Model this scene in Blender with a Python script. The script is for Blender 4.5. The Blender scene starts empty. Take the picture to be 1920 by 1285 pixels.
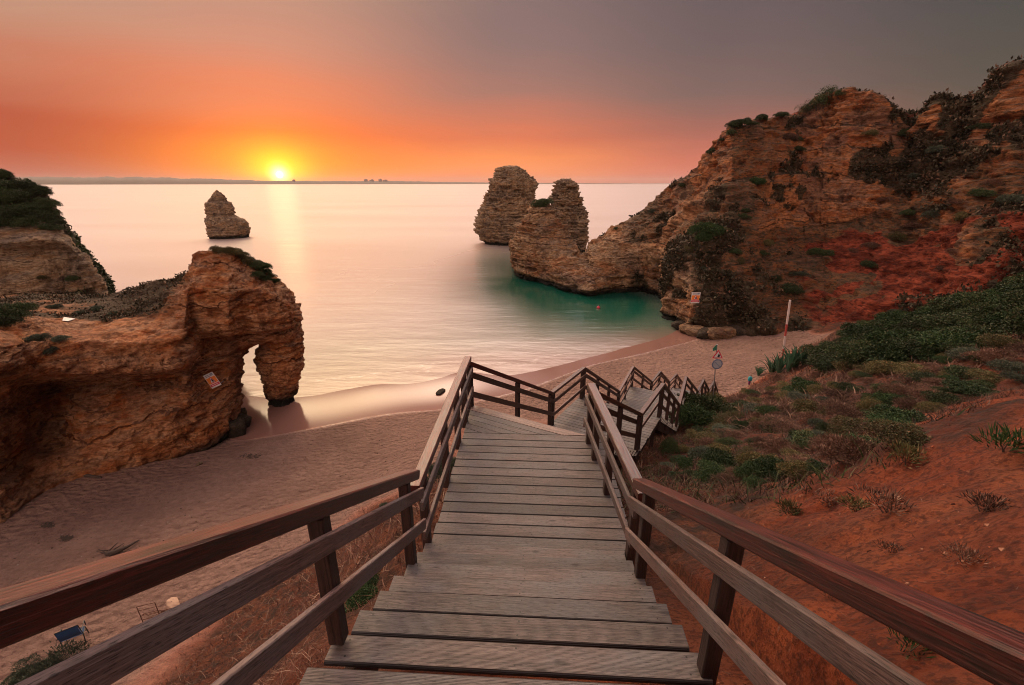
import bpy, math, random
import numpy as np
from mathutils import Vector, Matrix
R = math.radians
random.seed(7)
scene = bpy.context.scene
C = scene.collection

# ------------------------------------------------------------------ camera
CZ = 18.0                      # eye height above the sea, metres
cam_d = bpy.data.cameras.new("camera")
cam = bpy.data.objects.new("camera", cam_d)
C.objects.link(cam)
cam.location = (0, 0, CZ)
PITCH = 19.35
cam.rotation_euler = (R(90 - PITCH), 0, 0)
cam_d.lens = 16.0
cam_d.sensor_width = 36.0
cam_d.clip_start = 0.05
cam_d.clip_end = 60000
scene.camera = cam
FP = 1920 * 16.0 / 36.0
cp, sp_ = math.cos(R(PITCH)), math.sin(R(PITCH))

def ray(px, py):
    """direction (x, forward, up) of a photo pixel"""
    xo, yo = px - 960.0, py - 642.5
    return xo, FP * cp - yo * sp_, -(yo * cp + FP * sp_)

def PY(px, py, Y):
    x, f, z = ray(px, py); s = Y / f
    return (x * s, Y, CZ + z * s)

def PZ(px, py, Z):
    x, f, z = ray(px, py); s = (Z - CZ) / z
    return (x * s, f * s, Z)

# ------------------------------------------------------------------ world / sky
SUN_AZ, SUN_EL = -25.6, 1.2
def lin(c):
    r = []
    for v in c[:3]:
        v = v / 255.0
        r.append(v / 12.92 if v <= 0.04045 else ((v + 0.055) / 1.055) ** 2.4)
    return (r[0], r[1], r[2], 1.0)

world = bpy.data.worlds.new("World")
scene.world = world
world.use_nodes = True
wt = world.node_tree
wt.nodes.clear()
def wn(t, **k):
    n = wt.nodes.new(t)
    for a, b in k.items(): setattr(n, a, b)
    return n
def wl(a, b): wt.links.new(a, b)
def wmath(op, a, b=None, clamp=False):
    n = wn('ShaderNodeMath', operation=op); n.use_clamp = clamp
    for i, v in enumerate((a, b)):
        if v is None: continue
        if isinstance(v, (int, float)): n.inputs[i].default_value = v
        else: wl(v, n.inputs[i])
    return n.outputs[0]
tc = wn('ShaderNodeTexCoord')
sep = wn('ShaderNodeSeparateXYZ'); wl(tc.outputs['Generated'], sep.inputs[0])
X, Y_, Z = sep.outputs
elev = wmath('MULTIPLY', wmath('ARCSINE', Z), 57.29578)
azim = wmath('MULTIPLY', wmath('ARCTAN2', X, Y_), 57.29578)
# faint uneven bands in the dusk haze
nz = wn('ShaderNodeTexNoise'); mp = wn('ShaderNodeMapping')
mp.inputs['Scale'].default_value = (2.2, 2.2, 16.0)
wl(tc.outputs['Generated'], mp.inputs[0]); wl(mp.outputs[0], nz.inputs['Vector'])
nz.inputs['Scale'].default_value = 1.2; nz.inputs['Detail'].default_value = 3.0
elev_n = wmath('ADD', elev, wmath('MULTIPLY', wmath('SUBTRACT', nz.outputs['Fac'], 0.5), 3.5))
# ramp coordinate: sqrt keeps the low sky resolved
tcoord = wmath('SQRT', wmath('DIVIDE', wmath('MAXIMUM', elev_n, 0.0), 90.0))
ELS = [0, 1.2, 2.6, 5, 9, 13, 18, 27, 45, 90]
SKY = [
 (-180, [(96,86,92),(98,86,92),(104,90,96),(112,98,104),(122,110,118),(132,120,128),(140,128,136),(150,136,142),(135,124,130),(112,102,110)]),
 (-85,  [(105,70,66),(110,70,64),(118,74,66),(130,90,78),(140,104,92),(140,112,104),(144,124,120),(150,136,136),(140,126,128),(112,102,110)]),
 (-46,  [(158,76,72),(172,74,64),(172,56,44),(174,62,46),(194,110,84),(190,138,114),(178,144,126),(236,206,196),(240,214,206),(112,102,110)]),
 (-25.6,[(250,118,70),(255,134,48),(252,122,40),(238,100,46),(226,124,90),(202,136,114),(176,132,120),(255,228,186),(252,226,212),(112,102,110)]),
 (0,    [(240,132,100),(252,146,92),(248,140,82),(222,112,78),(166,112,100),(140,108,104),(128,103,104),(255,222,206),(246,222,214),(112,102,110)]),
 (23,   [(206,112,100),(212,114,98),(204,108,92),(166,96,86),(124,94,90),(108,88,88),(98,84,86),(190,170,166),(170,156,158),(112,102,110)]),
 (45,   [(150,92,82),(124,88,76),(104,84,74),(92,80,72),(82,74,68),(74,70,68),(68,67,70),(84,80,84),(100,92,98),(112,102,110)]),
 (95,   [(70,62,60),(72,64,62),(74,66,64),(76,68,66),(78,72,70),(82,76,76),(86,80,82),(96,88,92),(105,96,102),(112,102,110)]),
 (180,  [(96,86,92),(98,86,92),(104,90,96),(112,98,104),(122,110,118),(132,120,128),(140,128,136),(150,136,142),(135,124,130),(112,102,110)]),
]
prev = None
for i, (az, cols) in enumerate(SKY):
    cr = wn('ShaderNodeValToRGB'); wl(tcoord, cr.inputs[0])
    el = cr.color_ramp.elements
    for k, (e, c) in enumerate(zip(ELS, cols)):
        p = math.sqrt(e / 90.0)
        if k < 2: q = el[k]; q.position = p
        else: q = el.new(p)
        q.color = lin(c)
    if prev is None: prev = cr.outputs[0]; paz = az; continue
    mr = wn('ShaderNodeMapRange', interpolation_type='SMOOTHSTEP')
    mr.inputs['From Min'].default_value = paz; mr.inputs['From Max'].default_value = az
    wl(azim, mr.inputs['Value'])
    mx = wn('ShaderNodeMix', data_type='RGBA')
    wl(mr.outputs[0], mx.inputs['Factor']); wl(prev, mx.inputs['A']); wl(cr.outputs[0], mx.inputs['B'])
    prev = mx.outputs['Result']; paz = az
# bright sky added above view (whitens the sea) and the ambient behind the viewer
hi = wn('ShaderNodeMapRange', interpolation_type='SMOOTHSTEP')
wl(elev, hi.inputs['Value'])
hi.inputs['From Min'].default_value = 18.5; hi.inputs['From Max'].default_value = 29
hi.inputs['To Min'].default_value = 0.0; hi.inputs['To Max'].default_value = 1.0
fz = wn('ShaderNodeMapRange', interpolation_type='SMOOTHSTEP')
wl(wmath('ABSOLUTE', wmath('SUBTRACT', azim, -18.0)), fz.inputs['Value'])
fz.inputs['From Min'].default_value = 35; fz.inputs['From Max'].default_value = 95
fz.inputs['To Min'].default_value = 1.0; fz.inputs['To Max'].default_value = 0.0
tz = wn('ShaderNodeMapRange', interpolation_type='SMOOTHSTEP'); wl(elev, tz.inputs['Value'])
tz.inputs['From Min'].default_value = 34; tz.inputs['From Max'].default_value = 58
tz.inputs['To Min'].default_value = 1.0; tz.inputs['To Max'].default_value = 0.0
gain = wmath('ADD', 1.0, wmath('MULTIPLY', hi.outputs[0], wmath('ADD', 0.0, wmath('MULTIPLY', wmath('MULTIPLY', fz.outputs[0], tz.outputs[0]), 8.2))))
bk = wn('ShaderNodeMapRange', interpolation_type='SMOOTHSTEP')
wl(wmath('ABSOLUTE', wmath('SUBTRACT', azim, -20.0)), bk.inputs['Value'])
bk.inputs['From Min'].default_value = 60; bk.inputs['From Max'].default_value = 120
bk.inputs['To Min'].default_value = 1.0; bk.inputs['To Max'].default_value = 0.9
gain = wmath('MULTIPLY', gain, bk.outputs[0])
vm = wn('ShaderNodeVectorMath', operation='SCALE'); wl(prev, vm.inputs[0]); wl(gain, vm.inputs['Scale'])
cur = vm.outputs[0]
# sun glow and disc, then two added glows out of view
def sdir(az, el): return (math.sin(R(az)) * math.cos(R(el)), math.cos(R(az)) * math.cos(R(el)), math.sin(R(el)))
def glow(dirv, vscale, width, col, amt, power=2.0):
    """elliptical gaussian glow about a direction"""
    global cur
    daz = wmath('SUBTRACT', azim, dirv[0]); de = wmath('MULTIPLY', wmath('SUBTRACT', elev, dirv[1]), vscale)
    r2 = wmath('ADD', wmath('MULTIPLY', daz, daz), wmath('MULTIPLY', de, de))
    g = wmath('EXPONENT', wmath('MULTIPLY', wmath('POWER', wmath('DIVIDE', r2, width * width), power / 2), -1.0))
    sc = wn('ShaderNodeVectorMath', operation='SCALE'); sc.inputs[0].default_value = lin(col)[:3]
    wl(wmath('MULTIPLY', g, amt), sc.inputs['Scale'])
    ad = wn('ShaderNodeVectorMath', operation='ADD'); wl(cur, ad.inputs[0]); wl(sc.outputs[0], ad.inputs[1])
    cur = ad.outputs[0]
glow((-25.6, 1.5), 1.7, 6.0, (255, 170, 10), 0.40)
glow((-25.6, 1.1), 1.3, 2.6, (255, 240, 30), 0.75)
glow((-25.6, 0.78), 1.0, 0.75, (255, 250, 200), 2.0)
glow((-25.6, 0.80), 1.0, 0.30, (255, 250, 235), 5.0, 6.0)
glow((-25.6, 38.0), 2.2, 22.0, (255, 196, 60), 6.0)  # added yellow glow above the view, to warm the water below the sun
_az = azim; azim = wmath('SUBTRACT', 180.0, wmath('ABSOLUTE', azim))
glow((0.0, 42.0), 1.0, 30.0, (255, 214, 190), 3.1)  # added soft light behind the viewer, to bring out the rock relief
azim = _az
bg = wn('ShaderNodeBackground'); wl(cur, bg.inputs['Color']); bg.inputs['Strength'].default_value = 1.0
# physically based Nishita sky adds its own dawn gradient to the haze colours
sky = wn('ShaderNodeTexSky', sky_type='NISHITA'); sky.sun_disc = False
sky.sun_elevation = R(SUN_EL); sky.sun_rotation = R(SUN_AZ)
bg2 = wn('ShaderNodeBackground'); wl(sky.outputs[0], bg2.inputs['Color']); bg2.inputs['Strength'].default_value = 0.015
ads = wn('ShaderNodeAddShader'); wl(bg.outputs[0], ads.inputs[0]); wl(bg2.outputs[0], ads.inputs[1])
wo = wn('ShaderNodeOutputWorld'); wl(ads.outputs[0], wo.inputs['Surface'])

# ------------------------------------------------------------------ sun
sd = bpy.data.lights.new("sun", 'SUN'); sd.energy = 0.06; sd.angle = R(3.0); sd.color = (1.0, 0.46, 0.20)
sun = bpy.data.objects.new("sun", sd); C.objects.link(sun)
v = Vector(sdir(SUN_AZ, SUN_EL + 0.6))
sun.rotation_euler = v.to_track_quat('Z', 'Y').to_euler()
sun.location = (-30, 60, 40)
scene.view_settings.view_transform = 'Standard'
scene.view_settings.look = 'None'
scene.view_settings.exposure = 0.0
scene.view_settings.gamma = 1.0
scene.render.film_transparent = False
scene.cycles.max_bounces = 6
scene.cycles.use_denoising = True
scene.cycles.pixel_filter_type = 'BLACKMAN_HARRIS'; scene.cycles.filter_width = 1.0
world.cycles.sampling_method = 'MANUAL'; world.cycles.sample_map_resolution = 2048

# ------------------------------------------------------------------ helpers
rng = np.random.default_rng(11)
_perm = rng.permutation(256).astype(np.int64)
_val = rng.random(256)
def vnoise(p, seed=0):
    p = np.asarray(p, float) + seed * 17.31
    i = np.floor(p).astype(np.int64); f = p - i
    f = f * f * f * (f * (f * 6 - 15) + 10)
    def h(dx, dy, dz):
        return _val[_perm[(_perm[(_perm[(i[:, 0] + dx) & 255] + i[:, 1] + dy) & 255] + i[:, 2] + dz) & 255]]
    x, y, z = f[:, 0], f[:, 1], f[:, 2]
    c00 = h(0,0,0)*(1-x)+h(1,0,0)*x; c10 = h(0,1,0)*(1-x)+h(1,1,0)*x
    c01 = h(0,0,1)*(1-x)+h(1,0,1)*x; c11 = h(0,1,1)*(1-x)+h(1,1,1)*x
    return ((c00*(1-y)+c10*y)*(1-z) + (c01*(1-y)+c11*y)*z) * 2 - 1
def fbm(p, oct=4, seed=0, gain=0.5):
    p = np.asarray(p, float); a, s, t = 1.0, 0.0, 0.0
    for o in range(oct):
        s = s + a * vnoise(p * (2.03 ** o), seed + o * 3); t += a; a *= gain
    return s / t
def ridge(p, oct=4, seed=0):
    p = np.asarray(p, float); a, s, t = 1.0, 0.0, 0.0
    for o in range(oct):
        s = s + a * (1 - np.abs(vnoise(p * (2.07 ** o), seed + o * 5)) * 2); t += a; a *= 0.5
    return s / t
def sstep(a, b, x):
    t = np.clip((np.asarray(x, float) - a) / (b - a), 0, 1); return t * t * (3 - 2 * t)

def tag(o, label=None, cat=None, group=None, kind=None):
    if label: o['label'] = label
    if cat: o['category'] = cat
    if group: o['group'] = group
    if kind: o['kind'] = kind
    return o

def mesh_obj(name, V, F, mat=None, parent=None, smooth=False, attrs=None, uv=None):
    """V (n,3); F (m,k) array or list of arrays; uv per vertex (n,2)"""
    me = bpy.data.meshes.new(name)
    V = np.asarray(V, np.float32)
    Fs = F if isinstance(F, list) else [F]
    Fs = [np.asarray(f, np.int32) for f in Fs if len(f)]
    loops = np.concatenate([f.ravel() for f in Fs])
    sizes = np.concatenate([np.full(len(f), f.shape[1], np.int32) for f in Fs])
    starts = np.concatenate([[0], np.cumsum(sizes)[:-1]]).astype(np.int32)
    me.vertices.add(len(V)); me.vertices.foreach_set('co', V.ravel())
    me.loops.add(len(loops)); me.loops.foreach_set('vertex_index', loops)
    me.polygons.add(len(sizes)); me.polygons.foreach_set('loop_start', starts)
    me.polygons.foreach_set('use_smooth', np.full(len(sizes), smooth))
    if uv is not None:
        l = me.uv_layers.new(name='UVMap')
        l.data.foreach_set('uv', np.asarray(uv, np.float32)[loops].ravel())
    if attrs:
        for k, a in attrs.items():
            at = me.attributes.new(k, 'FLOAT', 'POINT'); at.data.foreach_set('value', np.asarray(a, np.float32))
    me.update(calc_edges=True)
    if mat: me.materials.append(mat)
    o = bpy.data.objects.new(name, me); C.objects.link(o)
    if parent: o.parent = parent
    return o

def empty(name, loc=(0, 0, 0), rz=0):
    o = bpy.data.objects.new(name, None); C.objects.link(o)
    o.location = loc; o.rotation_euler = (0, 0, rz); o.empty_display_size = 0.3
    return o

class MB:
    """collects pieces into one mesh"""
    def __init__(s): s.V = []; s.F3 = []; s.F4 = []; s.UV = []; s.n = 0; s.A = []
    def add(s, V, F, uv=None, ar=None):
        V = np.asarray(V, float)
        s.V.append(V)
        for f in F:
            f = [i + s.n for i in f]
            if len(f) == 3: s.F3.append(f)
            elif len(f) == 4: s.F4.append(f)
            else:
                for k in range(1, len(f) - 1): s.F3.append([f[0], f[k], f[k + 1]])
        s.UV.append(np.zeros((len(V), 2)) if uv is None else np.asarray(uv, float)); s.A.append(np.zeros(len(V)) if ar is None else np.asarray(ar, float))
        s.n += len(V)
    def beam(s, a, b, w, h, up=(0, 0, 1), ch=0.006, seg=1, wob=0.0, ends=None):
        """chamfered timber from a to b (centre line), w across, h along up"""
        a = np.array(a, float); b = np.array(b, float); d = b - a; L = np.linalg.norm(d); d /= L
        up = np.array(up, float); side = np.cross(d, up); side /= np.linalg.norm(side); up = np.cross(side, d)
        ch = min(ch, w * .3, h * .3)
        pr = [(-w/2+ch,-h/2),(w/2-ch,-h/2),(w/2,-h/2+ch),(w/2,h/2-ch),(w/2-ch,h/2),(-w/2+ch,h/2),(-w/2,h/2-ch),(-w/2,-h/2+ch)]
        vv = [0, w-2*ch, w-ch, w+h-3*ch, w+h-2*ch, 2*w+h-4*ch, 2*w+h-3*ch, 2*w+2*h-5*ch]
        ou = random.random() * 40; ov = random.random() * 40
        V = []; U = []
        for k in range(seg + 1):
            t = k / seg; c = a + d * L * t
            ox = wob * math.sin(t * 5 + ou) if 0 < k < seg else 0
            for (x, y), q in zip(pr, vv):
                V.append(c + side * (x + ox) + up * y); U.append((ou + L * t, ov + q))
        F = []
        for k in range(seg):
            for j in range(8):
                j2 = (j + 1) % 8
                F.append([k*8+j, (k+1)*8+j, (k+1)*8+j2, k*8+j2])
        F.append(list(range(8))); F.append([seg*8 + j for j in range(7, -1, -1)])
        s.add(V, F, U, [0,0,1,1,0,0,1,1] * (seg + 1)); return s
    def prism(s, poly, z0, z1, udir=(1, 0)):
        """vertical prism from plan polygon (ccw) z0..z1 may be functions"""
        n = len(poly); f0 = z0 if callable(z0) else (lambda x, y: z0); f1 = z1 if callable(z1) else (lambda x, y: z1)
        ux, uy = udir; ou = random.random() * 40; ov = random.random() * 40
        V = [(x, y, f0(x, y)) for x, y in poly] + [(x, y, f1(x, y)) for x, y in poly]
        U = [(ou + x*ux + y*uy, ov + -x*uy + y*ux) for x, y in poly] * 2
        F = [list(range(n))[::-1], [n + i for i in range(n)]] + [[i, (i+1) % n, n + (i+1) % n, n + i] for i in range(n)]
        s.add(V, F, U); return s
    def tube(s, pts, r, n=8, caps=True):
        pts = [np.array(p, float) for p in pts]; m = len(pts)
        rs = r if isinstance(r, (list, tuple)) else [r] * m
        V = []; F = []
        ref = None
        for i, p in enumerate(pts):
            d = pts[min(i+1, m-1)] - pts[max(i-1, 0)]; d /= (np.linalg.norm(d) + 1e-9)
            if ref is None:
                ref = np.cross(d, (0.0, 0, 1)) if abs(d[2]) < .9 else np.cross(d, (1.0, 0, 0))
            ref = ref - d * np.dot(ref, d); ref /= np.linalg.norm(ref); bi = np.cross(d, ref)
            for k in range(n):
                a = 2*math.pi*k/n
                V.append(p + rs[i]*(math.cos(a)*ref + math.sin(a)*bi))
        for i in range(m-1):
            for k in range(n):
                k2 = (k+1) % n
                F.append([i*n+k, i*n+k2, (i+1)*n+k2, (i+1)*n+k])
        if caps: F.append(list(range(n))[::-1]); F.append([(m-1)*n+k for k in range(n)])
        s.add(V, F); return s
    def box(s, c, size, rz=0, tilt=0):
        x, y, z = [q/2 for q in size]
        V = np.array([(i*x, j*y, k*z) for i in (-1,1) for j in (-1,1) for k in (-1,1)], float)
        if tilt:
            ct, st = math.cos(tilt), math.sin(tilt)
            V = np.stack([V[:,0]*ct+V[:,2]*st, V[:,1], -V[:,0]*st+V[:,2]*ct], 1)
        cz, sz = math.cos(rz), math.sin(rz)
        V = np.stack([V[:,0]*cz-V[:,1]*sz, V[:,0]*sz+V[:,1]*cz, V[:,2]], 1) + np.array(c, float)
        s.add(V, [[0,1,3,2],[4,6,7,5],[0,4,5,1],[2,3,7,6],[0,2,6,4],[1,5,7,3]]); return s
    def build(s, name, mat, parent=None, smooth=False):
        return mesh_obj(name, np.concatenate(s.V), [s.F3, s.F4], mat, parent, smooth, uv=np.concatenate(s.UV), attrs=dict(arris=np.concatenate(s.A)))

# ------------------------------------------------------------------ material helpers
class M:
    def __init__(s, name):
        s.m = bpy.data.materials.new(name); s.m.use_nodes = True
        s.t = s.m.node_tree; s.t.nodes.clear()
        s.out = s.n('ShaderNodeOutputMaterial'); s.b = s.n('ShaderNodeBsdfPrincipled')
        s.l(s.b.outputs[0], s.out.inputs['Surface'])
    def n(s, t, **k):
        q = s.t.nodes.new(t)
        for a, b in k.items(): setattr(q, a, b)
        return q
    def l(s, a, b): s.t.links.new(a, b)
    def set(s, **k):
        for a, b in k.items():
            i = s.b.inputs[a.replace('_', ' ')]
            if hasattr(b, 'links') or hasattr(b, 'is_linked'): s.l(b, i)
            else: i.default_value = b
        return s
    def math(s, op, a, b=None, clamp=False):
        q = s.n('ShaderNodeMath', operation=op); q.use_clamp = clamp
        for i, v in enumerate((a, b)):
            if v is None: continue
            if isinstance(v, (int, float)): q.inputs[i].default_value = v
            else: s.l(v, q.inputs[i])
        return q.outputs[0]
    def coord(s, kind='Object', scale=(1, 1, 1), loc=(0, 0, 0)):
        if kind == 'Position': src = s.n('ShaderNodeNewGeometry').outputs['Position']
        else: src = s.n('ShaderNodeTexCoord').outputs[kind]
        mp = s.n('ShaderNodeMapping'); mp.inputs['Scale'].default_value = scale; mp.inputs['Location'].default_value = loc
        s.l(src, mp.inputs[0]); return mp.outputs[0]
    def noise(s, vec, scale=1.0, detail=4, rough=0.55, dist=0.0):
        q = s.n('ShaderNodeTexNoise'); s.l(vec, q.inputs['Vector'])
        q.inputs['Scale'].default_value = scale; q.inputs['Detail'].default_value = detail
        q.inputs['Roughness'].default_value = rough; q.inputs['Distortion'].default_value = dist
        return q.outputs['Fac']
    def ramp(s, fac, stops, interp='LINEAR'):
        q = s.n('ShaderNodeValToRGB'); s.l(fac, q.inputs[0]); el = q.color_ramp.elements
        q.color_ramp.interpolation = interp
        for i, (p, c) in enumerate(stops):
            e = el[i] if i < 2 else el.new(p)
            e.position = p; e.color = (c, c, c, 1) if isinstance(c, (int, float)) else (*c[:3], 1)
        return q.outputs[0]
    def mix(s, fac, a, b, blend='MIX'):
        q = s.n('ShaderNodeMix', data_type='RGBA', blend_type=blend)
        for sock, v in ((q.inputs['Factor'], fac), (q.inputs['A'], a), (q.inputs['B'], b)):
            if isinstance(v, (int, float)): sock.default_value = v if sock.type == 'VALUE' else (v, v, v, 1)
            elif isinstance(v, tuple): sock.default_value = (*v[:3], 1)
            else: s.l(v, sock)
        return q.outputs['Result']
    def attr(s, name):
        q = s.n('ShaderNodeAttribute'); q.attribute_name = name; return q.outputs['Fac']
    def maprange(s, v, a, b, c=0.0, d=1.0):
        q = s.n('ShaderNodeMapRange'); s.l(v, q.inputs[0])
        for i, x in enumerate((a, b, c, d)): q.inputs[i+1].default_value = x
        return q.outputs[0]
    def bump(s, h, strength=0.5, dist=0.02, prev=None):
        q = s.n('ShaderNodeBump'); q.inputs['Strength'].default_value = strength; q.inputs['Distance'].default_value = dist
        s.l(h, q.inputs['Height'])
        if prev: s.l(prev, q.inputs['Normal'])
        return q.outputs[0]
def simple(name, col, rough=0.6, metal=0.0, var=0.25, scale=8):
    m = M(name); n = m.noise(m.coord('Object'), scale, 4)
    c = m.mix(n, tuple(v * (1 - var) for v in col), tuple(min(1, v * (1 + var)) for v in col))
    m.set(Base_Color=c, Roughness=rough, Metallic=metal); return m.m

def wood(name, dark, light, rough=0.62, grooves=0.0, knots=True, grey=None):
    m = M(name)
    uv = m.coord('UV')
    g1 = m.noise(m.coord('UV', (1.2, 26, 1)), 3.0, 6, 0.6, 0.6)
    g2 = m.noise(m.coord('UV', (0.6, 9, 1)), 2.0, 3, 0.5, 1.2)
    g3 = m.noise(m.coord('UV', (0.9, 1.3, 1)), 1.6, 4, 0.6)
    f = m.math('ADD', m.math('MULTIPLY', g1, 0.65), m.math('MULTIPLY', g2, 0.35))
    col = m.mix(m.maprange(f, 0.38, 0.62), dark, light)
    if grey: col = m.mix(m.maprange(g3, 0.42, 0.62), col, m.mix(f, tuple(v*.6 for v in grey), grey))
    col = m.mix(m.maprange(m.noise(m.coord('UV', (3.0, 34, 1)), 6, 4), 0.55, 0.62), col, m.mix(0.75, col, (0.01, 0.008, 0.008)))
    geo = m.n('ShaderNodeObjectInfo')
    rnd = m.maprange(geo.outputs['Random'], 0, 1, 0.66, 1.25)
    vs = m.n('ShaderNodeVectorMath', operation='SCALE'); m.l(col, vs.inputs[0]); m.l(rnd, vs.inputs['Scale']); col = vs.outputs[0]
    h = f
    if knots:
        vo = m.n('ShaderNodeTexVoronoi'); vo.inputs['Scale'].default_value = 1.0
        m.l(m.coord('UV', (2.1, 6.5, 1)), vo.inputs['Vector'])
        k = m.maprange(vo.outputs['Distance'], 0.05, 0.13, 1.0, 0.0)
        col = m.mix(m.math('MULTIPLY', k, 0.75), col, tuple(v * 0.3 for v in dark))
    nb = m.bump(h, 0.8, 0.010)
    if grooves:
        wv = m.n('ShaderNodeTexWave', wave_type='BANDS', bands_direction='Y'); wv.inputs['Scale'].default_value = grooves
        wv.inputs['Distortion'].default_value = 0.3
        m.l(uv, wv.inputs['Vector']); nb = m.bump(wv.outputs['Fac'], 0.45, 0.004, nb)
        col = m.mix(m.maprange(wv.outputs['Fac'], 0.0, 0.35, 0.35, 0.0), col, (0.012, 0.01, 0.01))
    col = m.mix(m.maprange(m.attr('arris'), 0.0, 0.5 if grooves else 1.0, 0.0, .94 if grooves else .35), col, (0.010, 0.007, 0.006))  # dark board edges: nosing shadow lines painted in, along with edge dirt
    m.set(Base_Color=col, Roughness=m.maprange(g1, 0.2, 0.8, rough - .12, rough + .12), Normal=nb)
    return m.m
W_HAND = wood('stained_handrail_wood', (0.012, 0.004, 0.003), (0.18, 0.027, 0.016), 0.38)
W_RAIL = wood('weathered_rail_wood', (0.06, 0.034, 0.030), (0.26, 0.15, 0.13), 0.6, grey=(0.22, 0.17, 0.165))
W_POST = wood('dark_post_wood', (0.02, 0.009, 0.007), (0.07, 0.032, 0.025), 0.6)
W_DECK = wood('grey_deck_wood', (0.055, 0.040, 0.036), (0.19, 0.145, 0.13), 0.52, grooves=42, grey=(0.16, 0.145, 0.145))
W_EDGE = wood('brown_edge_board_wood', (0.09, 0.052, 0.042), (0.24, 0.155, 0.125), 0.55)

# ------------------------------------------------------------------ boardwalk path
H0 = 1.52                                   # eye above the line of the nosings
MS = 0.59                                   # fall of the flights
RH, RM, RL = 1.05, 0.835, 0.44              # handrail top, middle rail top, lower rail top
d0 = np.array([math.sin(R(3.0)), math.cos(R(3.0))]); n0 = np.array([d0[1], -d0[0]])  # ahead, right
def P0(t, l, z): q = d0 * t + n0 * l; return (q[0], q[1], z)
YT = 4.36                                   # where the first flight meets the flat
ZF = CZ - H0 - MS * YT                      # deck level of the first flat
def nose(t): return CZ - H0 - MS * t
# left edge of the lower part of the walk (top of the handrail), relative heights
LN = [(-0.82, 7.90, -3.14), (1.08, 11.24, -5.37), (2.25, 13.16, -5.43), (4.48, 17.30, -8.22), (5.80, 20.18, -8.28),
      (7.82, 23.28, -10.48), (8.79, 24.90, -10.53), (10.40, 27.50, -12.38), (11.34, 28.90, -12.43), (13.35, 32.30, -14.75)]
LN = [np.array((x, y, CZ + z)) for x, y, z in LN]
WID = 2.42
pr = np.array([math.cos(R(30)), -math.sin(R(30)), 0])
def deckz(x, y):
    """deck height under/over a plan point, None outside"""
    t = x * d0[0] + y * d0[1]; l = x * n0[0] + y * n0[1]
    if -6 < t < YT and -1.7 < l < 1.7: return nose(t)
    if YT <= t < 8.0 and -1.7 < l < 1.9: return ZF
    for i in range(len(LN) - 1):
        a, b = LN[i], LN[i+1]; ab = (b - a)[:2]; L2 = ab @ ab
        q = np.array([x, y]) - a[:2]
        M2 = np.array([[ab[0], pr[0]], [ab[1], pr[1]]]); u, w = np.linalg.solve(M2, q)
        if 0 <= u <= 1 and -0.5 < w < WID + 0.5: return (a + (b - a) * u)[2] - RH
    return None

def board(mb_list, a, b, w, h, mat, name, parent, up=(0, 0, 1)):
    m = MB(); m.beam(a, b, w, h, up, ch=0.005, seg=3); return m.build(name, mat, parent)

def screws(m, a, b, w, dv, L):
    r = np.array([dv[0], dv[1], 0.0]); ax = (b - a) / np.linalg.norm(b - a)
    for s in (.11, L * .5, L - .11):
        for q in (-.28, .28):
            c = a + ax * (s + random.uniform(-.008, .008)) + r * (w * q) + np.array([0, 0, .0232])
            V = [c + ax * (.0065 * math.cos(k * math.pi / 4)) + r * (.0065 * math.sin(k * math.pi / 4)) for k in range(8)]
            m.add([tuple(v) for v in V], [list(range(8))[::-1]], None, [.9] * 8)

def flight(label, a3, dirv, width_l, width_r, length, n, ztop, group=None):
    """treads from a start point; dirv plan direction; ztop(t) nosing height"""
    root = empty('stair_flight', (a3[0], a3[1], a3[2]))
    tag(root, label, 'stairs', 'stair flights of the boardwalk')
    bpy.context.view_layer.update()
    dv = np.array([dirv[0], dirv[1], 0.0]); rv = np.array([dirv[1], -dirv[0], 0.0])
    going = length / n
    for k in range(n):
        dp_ = 0.190; t = going * (k + 1) - dp_ / 2; z = ztop(going * (k + 1)) + 0.001
        jx = random.uniform(-.012, .012); jz = random.uniform(-.003, .003)
        c = dv * t
        a = c + rv * (width_l + jx) + np.array([0, 0, z - 0.0225 - a3[2] + jz]); b = c + rv * (width_r + jx) + np.array([0, 0, z - 0.0225 - a3[2] - jz])
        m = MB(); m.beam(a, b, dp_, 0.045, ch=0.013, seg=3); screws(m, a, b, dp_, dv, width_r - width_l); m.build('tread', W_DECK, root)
    for s in (width_l + 0.12, width_r - 0.12):
        a = dv * 0.05 + rv * s + np.array([0, 0, ztop(0.05) - 0.33 - a3[2]]); b = dv * (length - .02) + rv * s + np.array([0, 0, ztop(length - .02) - 0.33 - a3[2]])
        m = MB(); m.beam(a, b, 0.07, 0.24); m.build('stringer', W_POST, root)
    return root

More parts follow.
